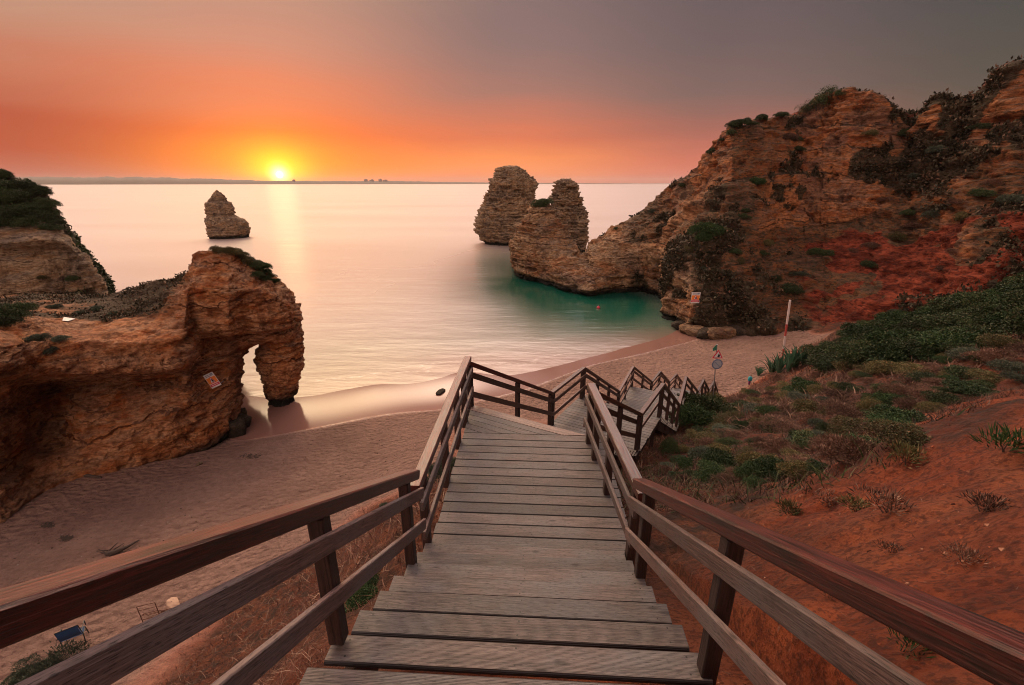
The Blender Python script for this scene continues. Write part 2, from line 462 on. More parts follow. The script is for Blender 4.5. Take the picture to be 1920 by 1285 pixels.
def flat_deck(label, a3, dirv, rvv, wl_, wr_, length, pitch, z0, z1, name='walkway_deck'):
    root = empty(name, tuple(a3)); tag(root, label, 'boardwalk', 'flat decks of the boardwalk')
    dv = np.array([dirv[0], dirv[1], 0.0]); rv = np.array([rvv[0], rvv[1], 0.0])
    n = max(1, round(length / pitch)); p = length / n
    for k in range(n):
        t = p * (k + .5); z = z0 + (z1 - z0) * t / length - 0.0225 - a3[2] + random.uniform(-.002, .002); jx = random.uniform(-.012, .012)
        c = dv * t; a = c + rv * (wl_ + jx) + np.array([0, 0, z]); b = c + rv * (wr_ + jx) + np.array([0, 0, z])
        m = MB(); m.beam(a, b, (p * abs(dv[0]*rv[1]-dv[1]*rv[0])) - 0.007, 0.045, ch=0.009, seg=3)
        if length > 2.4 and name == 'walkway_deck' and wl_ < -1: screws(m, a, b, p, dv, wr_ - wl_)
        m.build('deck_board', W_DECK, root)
    for s in (wl_ + .1, wr_ - .1):
        a = dv * .03 + rv * s + np.array([0, 0, z0 - .17 - a3[2]]); b = dv * (length - .03) + rv * s + np.array([0, 0, z1 - .17 - a3[2]])
        m = MB(); m.beam(a, b, .07, .22); m.build('side_beam', W_POST, root)
    return root

def railing(label, pts, inward, posts, hand=W_HAND, rail=W_RAIL, post=W_POST, drops=None, ends=0.0, hw=0.13, hh=0.095, mid=True, depth=0.0):
    """pts: list of 3D points at handrail-top centre; inward: plan vectors per span; posts: list of (span, t, foot_z_offset)"""
    root = empty('railing', tuple(pts[0])); o = np.array(pts[0], float)
    tag(root, label, 'railing', 'railings of the boardwalk')
    for i in range(len(pts) - 1):
        a = np.array(pts[i], float) - o; b = np.array(pts[i+1], float) - o; inn = np.array([inward[i][0], inward[i][1], 0.0])
        d = (b - a) / np.linalg.norm(b - a)
        m = MB(); m.beam(a - np.array([0,0,hh/2]) - d*ends, b - np.array([0,0,hh/2]) + d*ends, hw, hh, ch=0.010, seg=6); m.build('handrail', hand, root)
        for nm, top in (('middle_rail', RM), ('lower_rail', RL)):
            off = np.array([0, 0, top - RH - 0.055]) + inn * 0.072
            m = MB(); m.beam(a + off, b + off, 0.04, 0.11, ch=0.006, seg=5); m.build(nm, rail, root)
    for (i, t, foot) in posts:
        a = np.array(pts[i], float) - o; b = np.array(pts[i+1], float) - o; c = a + (b - a) * t
        m = MB(); up = np.array([b[0]-a[0], b[1]-a[1], 0.0])
        m.beam(c + np.array([0, 0, -hh - 0.002]), c + np.array([0, 0, -RH - foot]), 0.095, 0.095, up=up, ch=0.008, seg=2); m.build('post', post, root)
    return root

# first flight, under the viewer
flight('near flight of wide grey steps dropping away from the viewer', (d0[0]*-0.78, d0[1]*-0.78, nose(-0.78)), d0, -1.24, 1.09, 0.36*14, 14, lambda t: nose(t - 0.78))
# level walk 1
fd = flat_deck('long grey plank walkway between the near steps and the turn', (d0[0]*(YT-.09), d0[1]*(YT-.09), ZF), d0, n0, -1.20, 1.22, 2.62, 0.195, ZF, ZF)
# wedge of slanting boards at the turn
def clip(poly, p, nrm):
    out = []
    for i in range(len(poly)):
        a, b = np.array(poly[i]), np.array(poly[(i+1) % len(poly)])
        da, db = (a - p) @ nrm, (b - p) @ nrm
        if da >= 0: out.append(tuple(a))
        if (da >= 0) != (db >= 0): out.append(tuple(a + (b - a) * da / (da - db)))
    return out
ED = np.array([math.cos(R(29)), -math.sin(R(29))]); EN = np.array([ED[1], -ED[0]])  # edge dir; EN points back to viewer
EN = -np.array([math.sin(R(29)), math.cos(R(29))])
Pc = np.array([-0.84, 8.02])
root = empty('turning_deck', (0, 0, ZF)); tag(root, 'wedge of slanting boards where the walkway turns right', 'boardwalk', 'flat decks of the boardwalk')
base_line = d0 * (YT + 2.53 + 0.004)
for k in range(10):
    w = 0.20 if k == 0 else 0.15
    o0 = 0.0 if k == 0 else 0.20 + 0.15 * (k - 1)
    a = Pc + EN * (o0 + .005) - ED * 1.2; b = Pc + EN * (o0 + .005) + ED * 4.5
    poly = [tuple(a), tuple(a + EN * (w - .01)), tuple(b + EN * (w - .01)), tuple(b)]
    poly = clip(poly, base_line, d0)
    poly = clip(poly, n0 * -1.20 + d0 * 5, n0) if poly else poly
    poly = clip(poly, n0 * (1.50), -n0) if poly else poly
    if len(poly) >= 3:
        ar = sum(poly[i][0]*poly[(i+1)%len(poly)][1]-poly[(i+1)%len(poly)][0]*poly[i][1] for i in range(len(poly)))/2
        if abs(ar) < .012: continue
        if ar < 0: poly = poly[::-1]
        zt = (0.004 if k == 0 else 0.0) + random.uniform(-.001, .001)
        m = MB(); m.prism(poly, -0.045, zt, tuple(ED)); m.build('edge_board' if k == 0 else 'deck_board', W_EDGE if k == 0 else W_DECK, root)
m = MB(); q = Pc + EN * .10; a = q - ED*.1; b = q + ED*2.35
m.beam((a[0], a[1], -.16), (b[0], b[1], -.16), .07, .22); m.build('side_beam', W_POST, root)

# lower flights and flats
names_f = ['second flight of steps, hidden below the edge of the turn', 'third flight of steps, beyond the second plank deck', 'fourth flight of steps, halfway down to the sand',
           'fifth flight of steps, above the last deck', 'lowest flight of steps ending on the beach sand']
names_d = ['second plank deck, just beyond the turn of the walkway', 'third plank deck, seen through the posts behind the second', 'fourth plank deck, a small pinkish patch far down the walk', 'last short plank deck before the beach']
gfi = 0
for i in range(len(LN) - 1):
    a, b = LN[i], LN[i+1]; ab = b - a; L = math.hypot(ab[0], ab[1]); dv = ab[:2] / L
    st = a + pr * 0.0; za = a[2] - RH; zb = b[2] - RH
    if i % 2 == 0:
        n = max(6, round(L / 0.30)); rt = empty('stair_flight', (a[0], a[1], za)); tag(rt, names_f[i//2], 'stairs', 'stair flights of the boardwalk')
        g = L / n
        for k in range(n):
            t = g * (k + .5); z = (zb - za) * (k + 1) / n - .0225
            c = np.array([dv[0]*t, dv[1]*t, z])
            wd = (g * abs(dv[0]*pr[1]-dv[1]*pr[0])) - .012
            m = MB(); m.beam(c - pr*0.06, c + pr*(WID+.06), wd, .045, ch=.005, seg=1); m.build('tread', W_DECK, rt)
        for s in (.06, WID-.06):
            m = MB(); m.beam(pr*s + np.array([0,0,-.33]), ab + pr*s + np.array([0,0,-.33]), .07, .24); m.build('stringer', W_POST, rt)
    else:
        flat_deck(names_d[i//2], (a[0], a[1], za), dv, pr[:2], -.08, WID+.08, L, .15, za, zb)

# railings -----------------------------------------------------------
LO, RO = -1.205, 1.065                       # handrail centre lines of the near flight
def rl(t, l, zz): return P0(t, l, nose(t) + RH + zz)
railing('near left railing with broad red handrail crossing the lower left corner', [rl(-0.9, LO, 0), rl(3.86, LO, 0)], [n0], [(0, (2.04+.9)/4.76, .0), (0, (3.55+.9)/4.76, .1), (0, .25/4.76, .3)])
railing('near right railing with broad red handrail crossing the lower right corner', [rl(-0.9, RO, -0.02), rl(3.86, RO, -0.02)], [-n0], [(0, (1.98+.9)/4.76, .3), (0, (3.50+.9)/4.76, .3), (0, .25/4.76, .3)])
zr = ZF + RH
Lc = (LN[0][0], LN[0][1], zr)
pin = pr[:2]
railing('left railing of the long walkway, bending at the turn post', [P0(3.98, -1.25, zr + .02), P0(6.6, -1.245, zr), Lc], [n0, n0], [(0, .13, .12), (0, .60, .12), (0, .99, .12), (1, .55, .12)])
Rc = tuple(np.array(Lc) + pr * WID)
railing('right railing of the long walkway, pinkish handrail rising to a point', [P0(3.98, 1.16, zr + .02), (Rc[0], Rc[1], zr)], [-n0], [(0, .08, .3), (0, .5, .3), (0, .80, .3), (0, .97, .3)])
lab = ['dark railing running down right from the corner post at the turn', 'left railing of the second deck, rising to a peak', 'left railing dropping from the second deck peak', 'left railing of the third deck, rising to a peak',
       'left railing dropping from the third deck peak', 'short left railing of the fourth deck', 'left railing dropping beyond the fourth deck', 'small left railing of the last deck', 'left railing of the lowest flight']
labr = ['dark right railing dropping behind the pinkish pointed handrail', 'right railing of the second deck, rising away to a point', 'right railing dropping from the second deck point', 'right railing of the third deck, beside the dark green shrubs',
        'right railing dropping from the third deck point', 'short right railing of the fourth deck, a narrow wedge', 'right railing dropping beyond the fourth deck', 'rightmost small wedge of railing, next to the sign pole', 'right railing of the lowest flight by the sand']
W_DRK = wood('dark_brown_rail_wood', (0.05, 0.022, 0.018), (0.17, 0.085, 0.066), 0.5)
for i in range(len(LN) - 1):
    a, b = LN[i], LN[i+1]; L = np.linalg.norm((b - a)[:2]); npst = max(2, round(L / 1.7) + 1)
    g = .3 if i else .0
    for side, lb in ((0, lab[i]), (1, labr[i])):
        o = pr * (WID * side)
        a2, b2 = a + o, b + o
        ps = [(0, (k + .04) / (npst - 1 + .08) if npst > 1 else .5, .35 if side else .25) for k in range(npst)]
        if i == 0 and side == 0: ps[0] = (0, .01, .0)
        dd = (b2 - a2) / np.linalg.norm(b2 - a2)
        railing(lb, [tuple(a2), tuple(b2 + np.array([0, 0, .0]))], [pin if side == 0 else -pin], ps, W_HAND if i < 1 else W_DRK, W_DRK, W_POST, hh=.08, hw=.12)
# tall stilts carrying the decks
k = 0
stl = ['under the right side of the turn', 'under the second deck', 'under the third flight', 'under the third deck', 'under the fourth flight', 'under the fourth deck', 'under the fifth flight', 'under the last deck']
for i in range(1, len(LN) - 1):
    a = LN[i]
    root = empty('stilt_frame', (a[0], a[1], a[2] - RH)); tag(root, 'dark timber stilts standing ' + stl[i-1], 'support')
    for s in (.15, WID - .15):
        m = MB(); m.beam(pr*s + np.array([0,0,-.3]), pr*s + np.array([0,0,-2.6]), .12, .12, up=(0,1,0)); m.build('post', W_POST, root)
    m = MB(); m.beam(pr*.0 + np.array([0,0,-.38]), pr*WID + np.array([0,0,-.38]), .07, .16); m.build('cross_beam', W_POST, root)
root = empty('stilt_frame', (Rc[0], Rc[1], ZF)); tag(root, 'dark timber stilts standing under the end of the long walkway', 'support')
for s in (-2.2, -.15):
    m = MB(); m.beam(pr*s + np.array([0,-.1,-.3]), pr*s + np.array([0,-.1,-2.4]), .12, .12, up=(0,1,0)); m.build('post', W_POST, root)

# ------------------------------------------------------------------ ground surface
# control points: (photo pixel, height) or plan (x, y, height); second number = soil share (0 sand, 1 earth)
GP = []
def gp(px, py, z, m): q = PZ(px, py, z); GP.append((q[0], q[1], z, m))
def gx(x, y, z, m): GP.append((x, y, z, m))
for a in [(130,1205,2.3),(290,1170,2.4),(0,1010,1.8),(150,905,1.45),(350,862,.85),(430,835,.32),(620,795,.22),(830,768,.24),(1000,738,.34),(1180,672,.3),(1300,642,.3),(1345,628,.4),
          (700,880,1.6),(600,950,2.2),(300,1000,1.8),(200,1100,2.1),(1150,720,1.1),(1300,695,1.4),(1400,660,1.7),(1500,612,2.4),(1540,640,2.9),(1560,628,3.1),(1350,735,1.9),(1405,712,2.5),(450,1020,2.1),(560,860,1.0)]: gp(*a, 0)
for a in [(560,752,0.03),(700,725,.02),(870,700,.02),(1060,684,.02),(1180,652,.02),(1270,622,.02),(470,790,.12)]: gp(*a, 0)
for a in [(674,510,-3.0),(800,480,-3.5),(600,560,-2.2),(950,520,-3),(760,560,-2.4)]: gp(*a, 0)
for a in [(500,700,-.35),(700,690,-.4),(900,670,-.4),(1100,640,-.4),(1200,615,-.3),(500,600,-1.6),(900,580,-1.8),(1100,600,-1.1),(1200,585,-.8)]: gp(*a, 0)
for a in [(0,110,-4),(-60,90,-4),(60,150,-5),(-100,150,-5),(-60,50,-1.2),(-45,30,.8),(20,85,-2.5),(-30,70,-3),(90,90,3),(70,60,4)]: gx(*a, 0)
for a in [(33.5,46,3.2),(37,48,3.4),(42,47,4.2),(36,42,4.6),(32,43,4.2),(40,40,6.2)]: gx(*a, 1)
for a in [(250,1290,3.2),(430,1140,3.2),(560,1055,3.2),(690,962,3.0),(800,885,3.0),(870,815,2.8)]: gp(*a, .5)
# slope left of the stairs
for a in [(-2.2,1,14.6),(-2.4,4.4,12.6),(-2.6,7.5,11.6),(-5,4,9.6),(-4,9,8.6),(-7,8,5.6),(-5,13,5.6),(-1,12,8.9),(1.0,17,6.3),(3.5,22,4.2),(6.5,26.5,2.9),(-1,-4,16.5),(-6,-3,12),(-12,2,6),(-4,18,3.6)]: gx(*a, 1)
gx(-16,0,4.0,.4); gx(-22,-4,4,0); gx(-25,6,2.6,0); gx(-15,7,2.6,.1); gx(10,31,2.0,.1); gx(13,34,1.9,0); gx(17,35,2.1,.1)
# under and right of the stairs
for a in [(0,2,14.9),(0.2,4.6,13.2),(.3,7.2,12.9),(2.2,10.5,10.6),(3.3,12.5,10.2),(5.5,16.7,7.7),(7.2,19.8,7.3),(8.9,22.7,5.5),(10,24.5,5.2),(11.5,27,3.6),(13.2,29.5,2.9)]: gx(*a, 1)
for a in [(1600,1280,15.8),(1800,1250,16.2),(1500,1100,15.2),(1300,1000,13.5),(1250,1100,14.5),(1320,920,12.5),(1500,900,13.3),(1700,830,13.9),(1920,770,14.3),(1920,860,15.3),(1920,1000,16.1),
          (1350,850,11.0),(1250,850,10.6),(1600,800,11.6),(1600,700,9.6),(1750,620,10.6),(1920,550,12.4),(1700,632,9.1),(1600,640,6.6),(1500,675,4.4),(1455,705,3.8),(1400,770,6.2),(1300,785,6.6),(1340,765,5.0),(1450,760,6.8)]: gp(*a, 1)
for a in [(3,-4,19),(9,-5,20.5),(15,2,17.5),(30,8,18),(45,15,18),(36,30,9.5),(45,38,9),(50,48,8),(24,14,14),(18,8,15.5),(70,20,20),(1.8,.4,16.3),(1.6,-1.5,17.3)]: gx(*a, 1)
GP = np.array(GP)
def tps_fit(P, v, lam):
    n = len(P); D = np.linalg.norm(P[:, None] - P[None], axis=2); K = np.where(D > 0, D * D * np.log(D + 1e-9), 0) + lam * np.eye(n)
    A = np.zeros((n + 3, n + 3)); A[:n, :n] = K; A[:n, n] = 1; A[:n, n+1:] = P; A[n, :n] = 1; A[n+1:, :n] = P.T
    return np.linalg.solve(A, np.concatenate([v, np.zeros(3)]))
def tps_eval(P, w, X_):
    out = np.zeros(len(X_)); n = len(P)
    for s in range(0, len(X_), 20000):
        q = X_[s:s+20000]; D = np.linalg.norm(q[:, None] - P[None], axis=2)
        out[s:s+20000] = (D * D * np.log(D + 1e-9)) @ w[:n] + w[n] + q @ w[n+1:]
    return out
wz = tps_fit(GP[:, :2], GP[:, 2], 0.6)
wm = tps_fit(GP[:, :2], GP[:, 3], 2.0)
def ground_base(P):
    P = np.asarray(P, float); z = tps_eval(GP[:, :2], wz, P)
    m = tps_eval(GP[:, :2], wm, P)
    p3 = np.stack([P[:, 0], P[:, 1], np.zeros(len(P))], 1)
    m = sstep(0.32, 0.68, m + 0.16 * fbm(p3 * 0.45, 3, 3))
    m = m * sstep(1.2, 2.6, z)
    # red mound at the right and rough earth
    r = np.hypot((P[:, 0] - 6.4) / 2.6, (P[:, 1] - 4.7) / 1.5)
    mound = 0.55 * np.exp(-(r ** 4)) * (1 + .3 * fbm(p3 * 1.6, 3, 8))
    z = z + m * mound
    z = z + m * (0.20 * fbm(p3 * 0.5, 4, 1) + 0.085 * ridge(p3 * 1.5, 4, 6) + 0.05 * fbm(p3 * 4, 3, 15) + 0.022 * ridge(p3 * 7, 3, 16) - .06 * sstep(.25, .6, ridge(p3 * np.array([.45, .9, 1]), 3, 17)))
    dry = sstep(0.25, 0.7, z) * (1 - m)
    z = z + dry * (0.05 * fbm(p3 * 0.25, 3, 2) + 0.035 * fbm(p3 * 1.6 * np.array([1, 1.5, 1]), 2, 9) + .016 * fbm(p3 * 5, 2, 19))
    # keep the earth below the timber
    t = P[:, 0] * d0[0] + P[:, 1] * d0[1]; l = P[:, 0] * n0[0] + P[:, 1] * n0[1]
    lim = np.full(len(P), 1e3)
    a = (t < YT) & (np.abs(l) < 1.6); lim[a] = (CZ - H0 - MS * t[a])
    a = (t >= YT) & (t < 8.2) & (l > -1.7) & (l < 1.9); lim[a] = ZF
    for i in range(len(LN) - 1):
        A_, B_ = LN[i], LN[i+1]; ab = (B_ - A_)[:2]
        Mi = np.linalg.inv(np.array([[ab[0], pr[0]], [ab[1], pr[1]]])); uw = (P - A_[:2]) @ Mi.T
        a = (uw[:, 0] >= -.05) & (uw[:, 0] <= 1.05) & (uw[:, 1] > -.5) & (uw[:, 1] < WID + .5)
        zz = A_[2] + (B_[2] - A_[2]) * np.clip(uw[:, 0], 0, 1) - RH
        lim = np.where(a, np.minimum(lim, zz), lim)
    z = np.minimum(z, lim - 0.42)
    return z, m
def gz(x, y): return float(ground_base([(x, y)])[0][0])

def sinh_axis(a, b, n, k, c=0.0):
    u = np.linspace(math.asinh((a - c) / k), math.asinh((b - c) / k), n); return c + k * np.sinh(u)
gxs = sinh_axis(-75, 95, 860, 7.0, 2.0); gys = sinh_axis(-12, 175, 860, 7.0, 3.0)
GX, GY = np.meshgrid(gxs, gys)
Pg = np.stack([GX.ravel(), GY.ravel()], 1)
gzv, gm = ground_base(Pg)
nx, ny = len(gxs), len(gys)
ii = np.arange(nx * ny).reshape(ny, nx)
GF = np.stack([ii[:-1, :-1].ravel(), ii[:-1, 1:].ravel(), ii[1:, 1:].ravel(), ii[1:, :-1].ravel()], 1)

m = M('beach_and_earth')
pos = m.coord('Position'); soil = m.attr('soil'); wet = m.attr('wet')
n1 = m.noise(pos, 0.35, 4); n2 = m.noise(pos, 3.0, 5); n3 = m.noise(pos, 22, 3)
sand = m.mix(m.maprange(n1, .3, .7), (0.235, 0.132, 0.104), (0.34, 0.203, 0.158))
sand = m.mix(m.maprange(n2, .45, .62, 0, .38), sand, (0.16, 0.088, 0.066)); sand = m.mix(m.maprange(n3, .52, .62, 0, .25), sand, (0.11, 0.06, 0.045))
earth = m.mix(m.maprange(n2, .3, .7), (0.27, 0.046, 0.012), (0.62, 0.138, 0.042))
earth = m.mix(m.maprange(n1, .46, .62, 0, .8), earth, (0.60, 0.20, 0.085))
earth = m.mix(m.maprange(n3, .5, .60, 0, .55), earth, (0.075, 0.018, 0.008))
n4 = m.noise(pos, 7.0, 6, .7); earth = m.mix(m.maprange(n4, .52, .60, 0, .5), earth, (0.11, 0.022, 0.008))
earth = m.mix(m.math('MULTIPLY', m.attr('litter'), m.maprange(n2, .3, .6, .3, 1)), earth, (0.075, 0.035, 0.022))
vo = m.n('ShaderNodeTexVoronoi'); m.l(m.coord('Position', (1, 1, .3)), vo.inputs['Vector']); vo.inputs['Scale'].default_value = 9
peb = m.maprange(vo.outputs['Distance'], .05, .12, 1, 0)
peb = m.math('MULTIPLY', peb, m.maprange(n2, .52, .6))
earth = m.mix(m.math('MULTIPLY', peb, .7), earth, (0.45, 0.22, 0.14))
col = m.mix(soil, sand, earth)
col = m.mix(wet, col, (0.24, 0.125, 0.103))
# trampled sand dimples
v2 = m.n('ShaderNodeTexVoronoi', feature='SMOOTH_F1'); m.l(m.coord('Position', (1.0, 1.25, 1)), v2.inputs['Vector']); v2.inputs['Scale'].default_value = 3.0
nd = m.math('MULTIPLY', m.noise(m.coord('Position', (1, 1.1, 1)), 1.7, 6, .7), 1.3)
hh_ = m.math('ADD', m.math('MULTIPLY', v2.outputs['Distance'], .8), nd)
drym = m.math('SUBTRACT', 1.0, m.math('MAXIMUM', wet, soil), True)
b1 = m.n('ShaderNodeBump'); m.l(hh_, b1.inputs['Height']); b1.inputs['Distance'].default_value = 0.55; m.l(m.math('MULTIPLY', drym, 1.0), b1.inputs['Strength'])
eh = m.math('ADD', m.math('MULTIPLY', m.noise(pos, 11, 8, .75), 1.0), m.math('MULTIPLY', vo.outputs['Distance'], -.25))
b2 = m.n('ShaderNodeBump'); m.l(eh, b2.inputs['Height']); b2.inputs['Distance'].default_value = 0.6; m.l(m.math('MULTIPLY', soil, 1.0), b2.inputs['Strength']); m.l(b1.outputs[0], b2.inputs['Normal'])
rg = m.mix(wet, (0.9,)*3, (0.10,)*3)
m.set(Base_Color=col, Roughness=rg, Normal=b2.outputs[0])
m.b.inputs['Specular IOR Level'].default_value = 0.35
m.l(m.math('MULTIPLY', wet, .42), m.b.inputs['Coat Weight']); m.b.inputs['Coat Roughness'].default_value = 0.14; m.b.inputs['Coat IOR'].default_value = 1.9
p3 = np.stack([Pg[:, 0], Pg[:, 1], gzv], 1)
wetv = sstep(0.30, 0.22, gzv + 0.04 * fbm(p3 * .15, 2, 31)) * (1 - gm)
lit = sstep(.0, .35, fbm(p3 * .28, 3, 40) + .25 * sstep(6, 16, Pg[:, 1]) + .25 * sstep(12.8, 11.5, gzv)) * gm
lit = np.maximum(lit, gm * sstep(-0.4, -1.2, Pg[:, 0]) * .7)
lit = np.maximum(lit, gm * sstep(2.9, 1.9, Pg[:, 0] - .10 * Pg[:, 1] + .8 * fbm(p3 * .8, 3, 41)) * sstep(2.0, 4.5, Pg[:, 1]) * .9)
ground = mesh_obj('ground', np.column_stack([Pg, gzv]), GF, m.m, smooth=True, attrs=dict(soil=gm, wet=wetv, litter=lit))
tag(ground, 'pale trampled beach sand and red earth slope', kind='structure')

# ------------------------------------------------------------------ sea
wxs = np.concatenate([[-14000, -8000, -2500, -900], sinh_axis(-400, 400, 300, 25, 0), [900, 2500, 8000, 14000]])
wys = np.concatenate([sinh_axis(10, 400, 330, 30, 30), [900, 2000, 5000, 9000, 14000]])
WX, WY = np.meshgrid(wxs, wys); Pw = np.stack([WX.ravel(), WY.ravel()], 1)
gb = ground_base(np.clip(Pw, [-70, -10], [90, 170]))[0]
far = sstep(45, 110, np.hypot(Pw[:, 0], Pw[:, 1])); dep = np.where(np.abs(Pw[:, 0]) > 90, 5.0, -gb) ; dep = dep * (1 - far) + 5 * far
p3w = np.column_stack([Pw, np.zeros(len(Pw))])
# low swash wave lines near the beach
near = np.exp(-((dep - .10) / .12) ** 2)
wz_ = 0.02 * near * fbm(p3w * np.array([.25, 1.2, 1]), 3, 51)
nx, ny = len(wxs), len(wys); ii = np.arange(nx * ny).reshape(ny, nx)
WF = np.stack([ii[:-1, :-1].ravel(), ii[:-1, 1:].ravel(), ii[1:, 1:].ravel(), ii[1:, :-1].ravel()], 1)
m = M('sea_water')
dp = m.attr('depth')
n1 = m.noise(m.coord('Position', (.05, .12, 1)), 1.0, 3)
body = m.ramp(m.math('ADD', m.maprange(dp, 0, 6), m.maprange(n1, .3, .7, -.04, .04)),
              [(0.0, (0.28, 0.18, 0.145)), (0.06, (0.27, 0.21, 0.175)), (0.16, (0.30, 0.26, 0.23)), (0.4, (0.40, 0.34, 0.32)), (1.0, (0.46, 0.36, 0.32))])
teal = m.ramp(m.maprange(dp, 0, 6), [(0, (0.20, 0.12, 0.09)), (.07, (0.11, 0.09, 0.065)), (.15, (0.020, 0.085, 0.055)), (.3, (0.006, 0.075, 0.050)), (1, (0.006, 0.05, 0.036))])
body = m.mix(m.attr('cove'), body, teal)  # green cove water; mask also paints in dark cliff and stack reflections
foam = m.math('MULTIPLY', m.maprange(m.math('ABSOLUTE', m.math('SUBTRACT', dp, m.maprange(m.noise(m.coord('Position', (.12, .3, 1)), 1, 3), .3, .7, .05, .26))), .0, .022, 1, 0),
              m.maprange(m.noise(m.coord('Position', (.5, 2.2, 1)), 2.5, 5), .45, .62))
body = m.mix(m.math('MULTIPLY', foam, .55), body, (0.75, 0.66, 0.62))
wv = m.noise(m.coord('Position', (.18, .55, 1)), 1.0, 5, .62)
wv2 = m.noise(m.coord('Position', (.02, .09, 1)), 1.0, 4, .55)
nb = m.bump(wv, 0.30, 0.16); nb = m.bump(wv2, .35, .5, nb)
patch = m.noise(m.coord('Position', (.004, .022, 1)), 1.0, 4)
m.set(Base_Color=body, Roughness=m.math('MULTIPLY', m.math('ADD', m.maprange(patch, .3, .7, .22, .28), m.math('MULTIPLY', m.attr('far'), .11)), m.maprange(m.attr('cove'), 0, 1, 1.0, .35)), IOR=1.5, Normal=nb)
m.b.inputs['Specular IOR Level'].default_value = 0.5
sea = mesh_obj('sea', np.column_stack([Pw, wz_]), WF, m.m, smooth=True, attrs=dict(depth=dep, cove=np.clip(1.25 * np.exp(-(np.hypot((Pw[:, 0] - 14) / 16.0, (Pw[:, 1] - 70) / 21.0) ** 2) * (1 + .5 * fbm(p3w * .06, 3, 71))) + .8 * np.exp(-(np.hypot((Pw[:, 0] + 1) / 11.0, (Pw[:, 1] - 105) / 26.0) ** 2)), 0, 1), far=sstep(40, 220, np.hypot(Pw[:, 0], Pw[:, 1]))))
tag(sea, 'calm silky sea reflecting the sunrise', kind='structure')

# ------------------------------------------------------------------ far coast across the bay
def coast():
    N = 500; az = np.linspace(-62, 22, N); D = 6500.0
    def h(a):
        base = np.interp(a, [-62,-50,-44,-38,-33,-29,-26,-22,-16,-12,-8,-3,3,10,22], [95,92,80,78,66,52,44,40,42,38,30,22,16,9,3])
        return base
    x = D * np.sin(np.radians(az)); y = D * np.cos(np.radians(az))
    rows = []
    nzv = fbm(np.column_stack([az * .9, az * 0, az * 0]), 4, 61)
    H = h(az) * (1 + .16 * nzv)
    for f, dd in ((-.1, 0), (.35, 60), (.7, 250), (1.0, 800), (.8, 1400), (-.1, 1800)):
        xx = (D + dd) * np.sin(np.radians(az)); yy = (D + dd) * np.cos(np.radians(az))
        rows.append(np.column_stack([xx, yy, np.where(f < 0, -5, H * f * (1 + .08 * fbm(np.column_stack([az * 4, az*0 + dd, az * 0]), 3, 62)))]))
    V = np.concatenate(rows); k = len(rows); ii = np.arange(N * k).reshape(k, N)
    F = np.stack([ii[:-1, :-1].ravel(), ii[:-1, 1:].ravel(), ii[1:, 1:].ravel(), ii[1:, :-1].ravel()], 1)
    return mesh_obj('far_coast', V, F, simple('far_coast_land', (0.10, 0.085, 0.06), .95, scale=.002), smooth=True)
tag(coast(), 'low hazy coast along the horizon under the sun', kind='structure')

